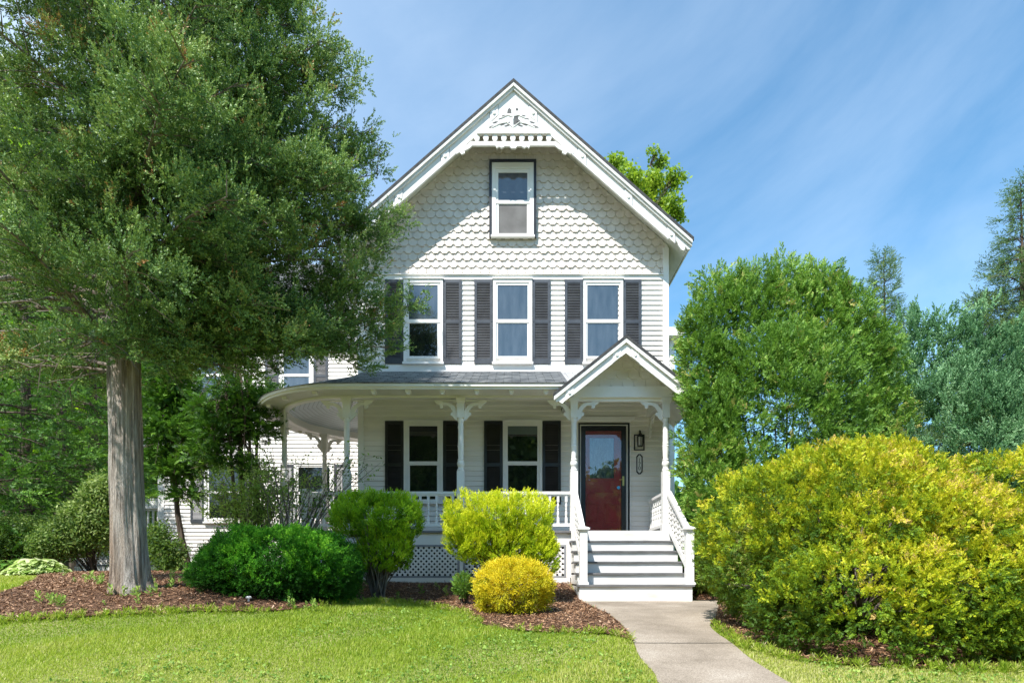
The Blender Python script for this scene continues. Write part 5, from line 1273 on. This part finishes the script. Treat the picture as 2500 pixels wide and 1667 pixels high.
# ------------------------------------------------------------------ left background
gtrees = 'trees beyond the left lawn'
for k, (Dx, d, top, wdt, lab) in enumerate(((60, 15.5, 500, 3.2, 'dark hemlock with tiered sprays at the far left edge'), (215, 17.5, 560, 3.0, 'dark hemlock standing just left of the cedar trunk'), (-80, 13.0, 400, 3.2, 'dark hemlock cut by the left edge of the picture'), (140, 20.5, 380, 3.4, 'tall hemlock in the shade behind the two nearer hemlocks'))):
    bs = gb(X_(Dx, d), d); H = Z_(top, d) - bs[2]
    conifer('hemlock_tree', bs, H, lambda z, H=H, wdt=wdt: max(.2, wdt * min(1, (H - z) / (H * .75))), lab, M_HEM, C_HEM, .9, 66, rng, gtrees, tr=.2, elev=(.05, .3), droop=.3, step=.40, sub=8, tsc=1.15, upness=.0)
for Dx, d, lab, bls, n in ((170, 25, 'sunlit yellow-green maple glowing behind the hemlocks', [(60, 900, 2.6), (180, 800, 2.6), (230, 650, 2.4), (130, 640, 2.4), (40, 700, 2.5), (160, 430, 2.2), (250, 980, 1.8), (140, 1000, 2.0), (250, 520, 1.8)], 6500),
                           (-60, 27, 'tall maple rising behind the cedar crown at the far left', [(-60, 900, 3), (0, 560, 2.6), (-90, 500, 2.6), (60, 360, 2.2), (-20, 1050, 3), (-120, 700, 3)], 5200),
                           (330, 26, 'maple half hidden between the cedar trunk and the wing', [(300, 1080, 2.0), (345, 1000, 1.7), (300, 900, 2.2), (280, 760, 2.0), (330, 640, 1.6)], 3600)):
    bs = gb(X_(Dx, d), d)
    broadtree('maple_tree', bs, lab, Z_(650, d) - bs[2], [(X_(a, d), d + rng.normal(0, .8), Z_(b, d), r, r, r * .85) for a, b, r in bls], n, M_MAP, T_MAP, rng, group=gtrees, tr=.28, tsc=1.8, depth=.6)
# far wood that closes the view
Pw, Dw = [], []
for k in range(46):
    x = -48 + k * 2.1 + rng.normal(0, 1); y = 46 + rng.normal(0, 4)
    if -12 < x < 4: continue
    zt = 9 + rng.normal(0, 2) if x < 4 else 5 + rng.normal(0, 1)
    p, dd = blobpts([(x, y, CZ + zt * .45, 3.2, 3, zt * .6)], 420, rng, .4); Pw.append(p); Dw.append(dd)
Pw, Dw = np.concatenate(Pw), np.concatenate(Dw)
Q, a = scatter([leaves(12, .42, .7, rng, .6) for _ in range(4)], Pw, unit(Dw + rng.normal(0, .5, Dw.shape)), np.full(len(Pw), 1.5), .4 + rng.normal(0, .2, len(Pw)), rng)
tag(quadmesh('woods', Q, a, M_HEM), kind='stuff', label='distant wood behind the gardens', cat='woods')
# the wood across the street, seen reflected in the door and lower windows
Pw, Dw = [], []
for k in range(22):
    x = -36 + k * 3.4 + rng.normal(0, .8); y = -22 + rng.normal(0, 2); zt = (14.5 if -11 < x < 3.0 else 9.2 if 3 <= x < 13 else 6.8) + rng.normal(0, .8)
    p, dd = blobpts([(x, y, CZ - 1.5 + zt * .5, 2.8, 2.2, zt * .52)], 700, rng, .4); Pw.append(p); Dw.append(dd)
Pw, Dw = np.concatenate(Pw), np.concatenate(Dw)
Q, a = scatter([leaves(12, .4, .7, rng, .55) for _ in range(4)], Pw, unit(Dw + rng.normal(0, .5, Dw.shape)), np.full(len(Pw), 1.5), .45 + rng.normal(0, .2, len(Pw)), rng)
tag(quadmesh('woods', Q, a, M_BRD), kind='stuff', label='wood across the street reflected in the door glass', cat='woods')

# garden plants at the left
d = 12.6; bs = gb(X_(215, d), d)
shrub('andromeda_shrub', bs, 'glossy-leaved light green shrub left of the cedar trunk', [(X_(205, d), d, Z_(1200, d), .72, .6, .62), (X_(170, d), d - .2, Z_(1235, d), .5, .5, .42), (X_(235, d), d, Z_(1140, d), .45, .45, .5)], 2600, M_BRD, T_BRD, rng, up=.4, jit=.5, tsc=.85, depth=.55, stems=24, varf=lambda P, D, r: .72 + r.normal(0, .2, len(P)), lumpa=.14)
d = 13.4; bs = gb(X_(40, d), d)
shrub('hedge', bs, 'low clipped dark hedge at the left edge behind the hostas', [(X_(40, d), d, Z_(1230, d), 1.25, .7, .42), (X_(-60, d), d, Z_(1230, d), 1.3, .7, .42)], 5200, M_BRD, T_SML, rng, up=.7, jit=.5, tsc=1.0, depth=.2, p=5, lumpa=.02, stems=10, varf=lambda P, D, r: .25 + .3 * D[:, 2] + r.normal(0, .12, len(P)), cat_='hedge')
d = 12.2; bs = gb(X_(115, d), d)
shrub('boxwood_shrub', bs, 'small rounded olive shrub between the hedge and the glossy shrub', [(X_(115, d), d, Z_(1250, d), .38, .38, .30)], 2200, M_BRD, T_SML, rng, up=.5, jit=.5, tsc=.8, depth=.3, stems=8, varf=lambda P, D, r: .6 + r.normal(0, .15, len(P)))
d = 11.9; bs = gb(X_(395, d), d)
shrub('rhododendron_shrub', bs, 'dark broad-leaved shrub at the foot of the wing right of the cedar', [(X_(385, d), d, Z_(1270, d), .42, .4, .36), (X_(365, d), d, Z_(1235, d), .28, .3, .36), (X_(400, d), d - .1, Z_(1295, d), .3, .3, .2)], 900, M_BRD, T_BRD, rng, up=.4, jit=.5, tsc=.75, depth=.7, stems=20, varf=lambda P, D, r: .25 + r.normal(0, .15, len(P)), lumpa=.15)
def hosta(D0, d, R, n, label, v0, rng):
    b = np.array(gb(X_(D0[0], d), d)); t = thing('hosta_plant', tuple(b), label, 'plant', 'hostas by the lawn edge')
    Q, A = [], []
    for k in range(n):
        az = rng.uniform(0, 2 * PI); r = R * rng.uniform(.15, 1) ** .7; e = rng.uniform(.3, .9)
        c = b + np.array([math.cos(az) * r * .6, math.sin(az) * r * .6, R * .55 * (1.1 - r / R)]); dd = np.array([math.cos(az), math.sin(az), -.35 + e * .5]); dd /= np.linalg.norm(dd); s = unit(np.cross(dd, [0, 0, 1.]) + rng.normal(0, .2, 3)); L_ = rng.uniform(.16, .24); w = L_ * .34; nn = np.cross(s, dd)
        p = [c, c + dd * L_ * .35 + s * w * .9, c + dd * L_ * .7 + s * w * .75 - nn * .01, c + dd * L_ - np.array([0, 0, .05]), c + dd * L_ * .7 - s * w * .75 - nn * .01, c + dd * L_ * .35 - s * w * .9]
        Q.append(p); A.append(np.clip(v0 + rng.normal(0, .2), 0, 1))
    Q = np.array(Q); c = Q.mean(1, keepdims=True)
    quadmesh('foliage', Q, np.array(A), M_HOSTA, t, tuple(b))
hosta((88, 1310), 10.7, .62, 330, 'pale cream-edged hosta clump on the mulch by the lawn', .8, rng)
hosta((25, 1290), 11.4, .55, 160, 'dark green large-leaved hosta clump left of the pale hosta', .05, rng)
# small trees before the wing
def thin_tree(name, label, pts, rr, clouds, n, mat, tufts, tsc, rng, twigs=60, sides=8, more=()):
    q = [np.array(W(a * 1.0629, b * 1.0629, d)) for a, b, d in pts]; base = (q[0][0], q[0][1], g1(q[0][0], q[0][1]))
    q[0][2] = base[2] - .05
    t = thing(name, base, label, 'tree'); mb = MB(); mb.tube(q, [rr * (1 - .75 * k / (len(q) - 1)) for k in range(len(q))], sides); mb.build('trunk', BARK, t)
    for ml in more:
        qm = [np.array(W(a * 1.0629, b * 1.0629, d)) for a, b, d in ml]; qm[0][2] = base[2] - .05
        mb = MB(); mb.tube(qm, [rr * .62 * (1 - .6 * k / (len(qm) - 1)) for k in range(len(qm))], sides); mb.build('trunk', BARK, t)
    blobs = [(X_(a, d), d, Z_(b, d), r, r, r * .6) for a, b, d, r in clouds]
    mb = MB()
    for k in range(twigs):
        bl_ = blobs[rng.integers(0, len(blobs))]; e = np.array(bl_[:3]) + rng.normal(0, .5, 3) * bl_[3]; s = q[rng.integers(len(q) // 2, len(q))]
        mb.tube([s, lerp(s, e, .5) + rng.normal(0, .08, 3), e], [rr * .25, rr * .14, .003], 4, False)
    mb.build('branch', BARK, t)
    P, D = blobpts(blobs, n, rng, .9, lumpa=.2, lumpf=4)
    Q, a = scatter(tufts, P, unit(D * np.array([1, 1, .2]) + rng.normal(0, .4, P.shape)), tsc * rng.uniform(.7, 1.3, len(P)), .5 + rng.normal(0, .22, len(P)), rng)
    quadmesh('crown', Q, a, mat, t, base)
thin_tree('sapling_tree', 'slender young tree with a curved trunk in front of the wing', [(437, 1285, 12.6), (418, 1240, 12.6), (408, 1180, 12.6), (403, 1120, 12.6), (400, 1060, 12.6), (398, 960, 12.6), (400, 860, 12.6)], .075,
          [(400, 920, 12.6, .55), (380, 980, 12.4, .5), (430, 1000, 12.6, .5), (360, 1040, 12.5, .42), (440, 940, 12.8, .55), (400, 1080, 12.4, .42), (450, 1060, 12.6, .40), (380, 860, 12.6, .6), (350, 960, 12.8, .45), (430, 1130, 12.5, .3)], 3800, M_HEM, T_FAN, 1.0, rng, 70)
thin_tree('multistem_tree', 'dark thin multi-stemmed tree beside the left wing window', [(560, 1215, 11.6), (556, 1120, 11.6), (552, 1000, 11.6), (548, 900, 11.6), (546, 820, 11.6)], .07,
          [(540, 960, 11.6, .55), (500, 1000, 11.5, .5), (590, 980, 11.6, .5), (560, 900, 11.6, .6), (480, 940, 11.6, .45), (610, 920, 11.6, .45), (530, 1060, 11.4, .4), (470, 1040, 11.4, .4), (590, 1080, 11.5, .3)], 2600, M_HEM, T_FAN, .9, rng, 110, more=([(570, 1215, 11.5), (576, 1100, 11.5), (572, 980, 11.5), (568, 860, 11.5)], [(580, 1215, 11.6), (588, 1100, 11.6), (590, 1000, 11.6), (596, 900, 11.6)], [(552, 1215, 11.4), (535, 1100, 11.4), (528, 1000, 11.4), (520, 900, 11.4)]))
def twiggy(name, label, base_px, d, tips, n_st, nleaf, mat, rng, spread, v0):
    b = np.array(gb(X_(base_px, d), d)); t = thing(name, tuple(b), label, 'shrub'); mb = MB(); P = []
    for k in range(n_st):
        a, c, dd = tips[rng.integers(0, len(tips))]; e = np.array(W((a + rng.normal(0, spread)) * 1.0629, (c + rng.normal(0, spread)) * 1.0629, dd)) ; s = b + rng.normal(0, .1, 3) * np.array([1, 1, 0])
        m = lerp(s, e, .5) + np.array([rng.normal(0, .06), rng.normal(0, .06), .2]); mb.tube([s, lerp(s, m, .5), m, lerp(m, e, .6), e], [.011, .009, .007, .005, .002], 4, False)
        for j in range(nleaf): u = rng.uniform(.45, 1); P.append(lerp(m, e, (u - .5) * 2 if u > .5 else 0) + rng.normal(0, .07, 3))
        for j in range(4):
            s2 = lerp(m, e, rng.random()); e2 = s2 + rng.normal(0, .14, 3) + (e - m) * .2; mb.tube([s2, e2], [.004, .0015], 3, False)
            for i in range(max(1, nleaf // 4)): P.append(lerp(s2, e2, rng.uniform(.4, 1)) + rng.normal(0, .03, 3))
    mb.build('stem', TWIG, t); P = np.array(P)
    Q, a = scatter([leaves(5, .05, .5, rng, .07) for _ in range(5)], P, unit(rng.normal(0, 1, P.shape)), rng.uniform(.7, 1.3, len(P)), v0 + rng.normal(0, .2, len(P)), rng)
    quadmesh('foliage', Q, a, mat, t, tuple(b))
twiggy('arching_shrub', 'airy light green shrub with arching stems below the wing window', 590, 10.9, [(590, 1080, 10.6), (540, 1100, 10.5), (620, 1110, 10.8), (510, 1130, 10.6), (640, 1150, 10.9), (570, 1140, 10.4), (480, 1110, 10.8), (660, 1090, 10.9)], 62, 13, M_WEED, rng, 30, .8)
twiggy('twiggy_shrub', 'nearly bare twiggy shrub reaching across the rounded porch', 665, 10.0, [(800, 1040, 10.2), (850, 1080, 10.2), (640, 1030, 10.0), (700, 1100, 9.9), (740, 1110, 10.0), (620, 1090, 9.9), (680, 1050, 10.1), (720, 1160, 10.0)], 34, 3, M_WEED, rng, 18, .3)

# ------------------------------------------------------------------ lawn, chips, weeds
def grass():
    rng = np.random.default_rng(77); n = 620000
    d = 3.6 + (10.5 - 3.6) * rng.random(n) ** 1.35; x = rng.uniform(-1.0, 1.0, n) * (d * .92) + 0
    keep = ~inpoly(x, d, walk_poly) & ~inpoly(x, d, bed2_poly)
    e = .035 * lump(np.stack([x, d, 0 * x], 1), 9, np.random.default_rng(1))
    keep &= ~inpoly(x + e, d + e, bed_poly); keep &= ~((x > 1.0) & (d > 9.2))
    x, d = x[keep], d[keep]; n = len(x); z = gz(x, d) - .004
    P3 = np.stack([x, d, 0 * x], 1)
    patch = lump(P3, .9, np.random.default_rng(6)); fine = lump(P3, 6, np.random.default_rng(9))
    var = .45 + .17 * patch + .12 * fine + rng.normal(0, .15, n); 
    h = (.024 + .009 * np.clip(fine, -1, 2) + .006 * np.clip(-patch, -1, 1.5)) * rng.uniform(.5, 1.6, n); h = np.clip(h, .010, .07)
    az = rng.uniform(0, 2 * PI, n); lean = rng.uniform(.2, .95, n); w = rng.uniform(.003, .0065, n) * (d / 6)
    b = np.stack([x, d, z], 1); s = np.stack([-np.sin(az), np.cos(az), 0 * az], 1); tip = b + np.stack([np.cos(az) * lean * h, np.sin(az) * lean * h, h], 1)
    Q = np.stack([b + s * w[:, None], tip, b - s * w[:, None]], 1)
    tag(quadmesh('grass', Q, np.clip(var, 0, 1), M_GRASS), label='short sunlit lawn grass', cat='grass', kind='stuff')
    # clover and dandelion leaves
    m = 5000; d = 3.8 + 6.0 * rng.random(m) ** 1.2; x = rng.uniform(-1, 1, m) * d * .92
    c = lump(np.stack([x, d, 0 * x], 1), 1.4, np.random.default_rng(16)) > .35
    keep = c & ~inpoly(x, d, walk_poly) & ~inpoly(x, d, bed2_poly) & ~inpoly(x, d, bed_poly) & ~((x > 1.0) & (d > 9.2)); x, d = x[keep], d[keep]
    P = np.stack([x, d, gz(x, d) + .022], 1)
    Q, a = scatter([leaves(5, .026, .8, rng, .03, 1.) for _ in range(4)], P, unit(rng.normal(0, .2, P.shape) + np.array([0, 0, 1.])), rng.uniform(.7, 1.3, len(P)), .45 + rng.normal(0, .2, len(P)), rng)
    tag(quadmesh('clover', Q, a, M_WEED), label='clover patches in the lawn', cat='clover', kind='stuff')
grass()
def fringe():
    rng = np.random.default_rng(79); pts = []
    for line, n in ((bed_edge, 1500), (bed2_edge, 700)):
        L_ = np.array(line); L_ = L_[(np.abs(L_[:, 0]) < L_[:, 1] * .92)]
        for k in range(n):
            i = rng.integers(0, len(L_) - 1); p = lerp(L_[i], L_[i + 1], rng.random()) + rng.normal(0, .05, 2) - np.array([0, .02]); pts.append((p[0], p[1], g1(p[0], p[1])))
    P = np.array(pts); c = lump(P, 3, np.random.default_rng(5)); k = rng.random(len(P)) < .55 + .4 * c; P = P[k]
    P = P[~inpoly(P[:, 0], P[:, 1], walk_poly)]
    Q, a = scatter([blades(9, .05, .055, .008, '3d', rng, spread=1.0) for _ in range(5)], P, unit(rng.normal(0, .3, P.shape) + np.array([0, 0, 1.])), rng.uniform(.6, 1.5, len(P)), .32 + rng.normal(0, .2, len(P)), rng)
    tag(quadmesh('grass_fringe', Q, a, M_GRASS), label='ragged taller grass along the bed edges', cat='grass', kind='stuff')
fringe()
def chips():
    rng = np.random.default_rng(78)
    out = []
    n = 190000; x = rng.uniform(-9.5, 6.0, n); d = rng.uniform(5.0, 12.5, n)
    e = .05 * lump(np.stack([x, d, 0 * x], 1), 8, np.random.default_rng(2)); keep = (inpoly(x, d + e, bed_poly) | inpoly(x, d, bed2_poly)) & (np.abs(x) < d * .92) & ~inpoly(x, d, walk_poly)
    x, d = x[keep], d[keep]; n = len(x)
    c = np.stack([x, d, gz(x, d) + .022 + rng.random(n) * .018], 1)
    dd = rng.normal(0, 1, (n, 3)); dd[:, 2] *= .25; dd = unit(dd); s = unit(np.cross(dd, rng.normal(0, .35, (n, 3)) + np.array([0, 0, 1.])))
    L_ = rng.uniform(.008, .032, n)[:, None]; w = rng.uniform(.003, .008, n)[:, None]
    Q = np.stack([c - dd * L_ - s * w * .6, c - dd * L_ * .8 + s * w, c + dd * L_ + s * w * .5, c + dd * L_ * .9 - s * w], 1)
    tag(quadmesh('mulch_chips', Q, np.clip(rng.normal(.45, .22, n), 0, 1), M_CHIP), label='loose shredded bark chips over the planting beds', cat='mulch', kind='stuff')
    # weeds on the mulch round the cedar
    pts = []
    for k in range(95):
        Dx, Dy = rng.choice([(180, 1330), (330, 1350), (420, 1340), (430, 1310), (470, 1320), (230, 1345), (300, 1375), (120, 1390), (560, 1385), (400, 1300)]) if False else [(180, 1330), (330, 1352), (420, 1345), (440, 1312), (480, 1320), (230, 1345), (300, 1378), (120, 1390), (390, 1325), (400, 1300), (700, 1392), (900, 1388), (1012, 1362)][rng.integers(0, 13)]
        x, y = gpD(Dx + rng.normal(0, 28), Dy + rng.normal(0, 9)); pts.append((x, y, g1(x, y) + .05))
    P = np.array(pts)
    Q, a = scatter([blades(14, .10, .06, .018, '3d', rng, spread=1.1) for _ in range(4)], P - np.array([0, 0, .05]), unit(rng.normal(0, .25, P.shape) + np.array([0, 0, 1.])), rng.uniform(.6, 1.5, len(P)), .5 + rng.normal(0, .2, len(P)), rng)
    tag(quadmesh('weeds', Q, a, M_WEED), label='small weeds sprouting in the mulch', cat='weeds', kind='stuff')
chips()

# ------------------------------------------------------------------ sky, sun, camera
SUN = Vector((-.60, -1.0, 1.70)).normalized()
el = math.asin(SUN.z); az = math.atan2(SUN.x, SUN.y)
w = bpy.data.worlds.new('World'); sc.world = w; w.use_nodes = True; nt = w.node_tree; L = nt.links.new
bg = nt.nodes['Background']; sky = nt.nodes.new('ShaderNodeTexSky'); sky.sky_type = 'NISHITA'; sky.sun_disc = False
sky.sun_elevation = el; sky.sun_rotation = az; sky.altitude = 100; sky.air_density = 1.0; sky.dust_density = .15; sky.ozone_density = 1.6
tc = nt.nodes.new('ShaderNodeTexCoord')
sep = nt.nodes.new('ShaderNodeSeparateXYZ'); L(tc.outputs['Generated'], sep.inputs[0])
def M(op, a=None, b=None):
    n = nt.nodes.new('ShaderNodeMath'); n.operation = op
    for k, v in enumerate((a, b)):
        if v is None: continue
        if isinstance(v, (int, float)): n.inputs[k].default_value = v
        else: L(v, n.inputs[k])
    return n.outputs[0]
zz = M('ADD', M('MAXIMUM', sep.outputs[2], 0.02), .18)
u = M('DIVIDE', sep.outputs[0], zz); v = M('DIVIDE', sep.outputs[1], zz)
cmb = nt.nodes.new('ShaderNodeCombineXYZ'); L(u, cmb.inputs[0]); L(v, cmb.inputs[1])
mp = nt.nodes.new('ShaderNodeMapping'); mp.inputs['Rotation'].default_value = (0, 0, math.radians(-28)); mp.inputs['Scale'].default_value = (.85, .70, 1); mp.inputs['Location'].default_value = (5.1, 1.7, 0); L(cmb.outputs[0], mp.inputs[0])
nz = nt.nodes.new('ShaderNodeTexNoise'); nz.inputs['Scale'].default_value = 1.1; nz.inputs['Detail'].default_value = 9; nz.inputs['Roughness'].default_value = .58; nz.inputs['Distortion'].default_value = .45; L(mp.outputs[0], nz.inputs[0])
cr = nt.nodes.new('ShaderNodeValToRGB'); cr.color_ramp.elements[0].position = .47; cr.color_ramp.elements[1].position = .80; cr.color_ramp.elements[1].color = (.25, .25, .25, 1); L(nz.outputs['Fac'], cr.inputs[0])
mx = nt.nodes.new('ShaderNodeMixRGB'); mx.inputs[2].default_value = (8.5, 9.3, 10.2, 1); lf = M('ADD', cr.outputs[0], M('MULTIPLY', M('MAXIMUM', M('SUBTRACT', .14, sep.outputs[0]), 0.0), .60)); L(lf, mx.inputs[0]); hs = nt.nodes.new('ShaderNodeHueSaturation'); hs.inputs['Saturation'].default_value = 1.26; hs.inputs['Hue'].default_value = .487; hs.inputs['Value'].default_value = 1.36; L(sky.outputs[0], hs.inputs['Color']); L(hs.outputs[0], mx.inputs[1]); L(mx.outputs[0], bg.inputs['Color'])
bg.inputs['Strength'].default_value = .095
sl = bpy.data.lights.new('sun', 'SUN'); sl.energy = 4.0; sl.angle = math.radians(.5); sl.color = (1, .965, .91)
so = bpy.data.objects.new('sun', sl); COL.objects.link(so); so.rotation_euler = SUN.to_track_quat('Z', 'Y').to_euler(); so.location = (-10, -15, 30)
cam = bpy.data.cameras.new('camera'); co = bpy.data.objects.new('camera', cam); COL.objects.link(co)
co.location = (0, 0, CZ); co.rotation_euler = (PI / 2, 0, 0); cam.sensor_width = 36; cam.lens = 36 * F / 2500; cam.shift_y = (HY - 833.5) / 2500; cam.clip_end = 3000; cam.clip_start = .1
sc.camera = co
sc.view_settings.view_transform = 'Standard'; sc.view_settings.look = 'None'; sc.view_settings.gamma = 1; sc.view_settings.exposure = .98; sc.view_settings.use_curve_mapping = False
sc.cycles.max_bounces = 10; sc.cycles.diffuse_bounces = 6; sc.cycles.transmission_bounces = 8; sc.cycles.transparent_max_bounces = 12; sc.cycles.use_denoising = True; sc.cycles.denoiser = 'OPENIMAGEDENOISE'; sc.cycles.denoising_input_passes = 'RGB_ALBEDO_NORMAL'; sc.cycles.denoising_prefilter = 'NONE'; sc.cycles.use_adaptive_sampling = False
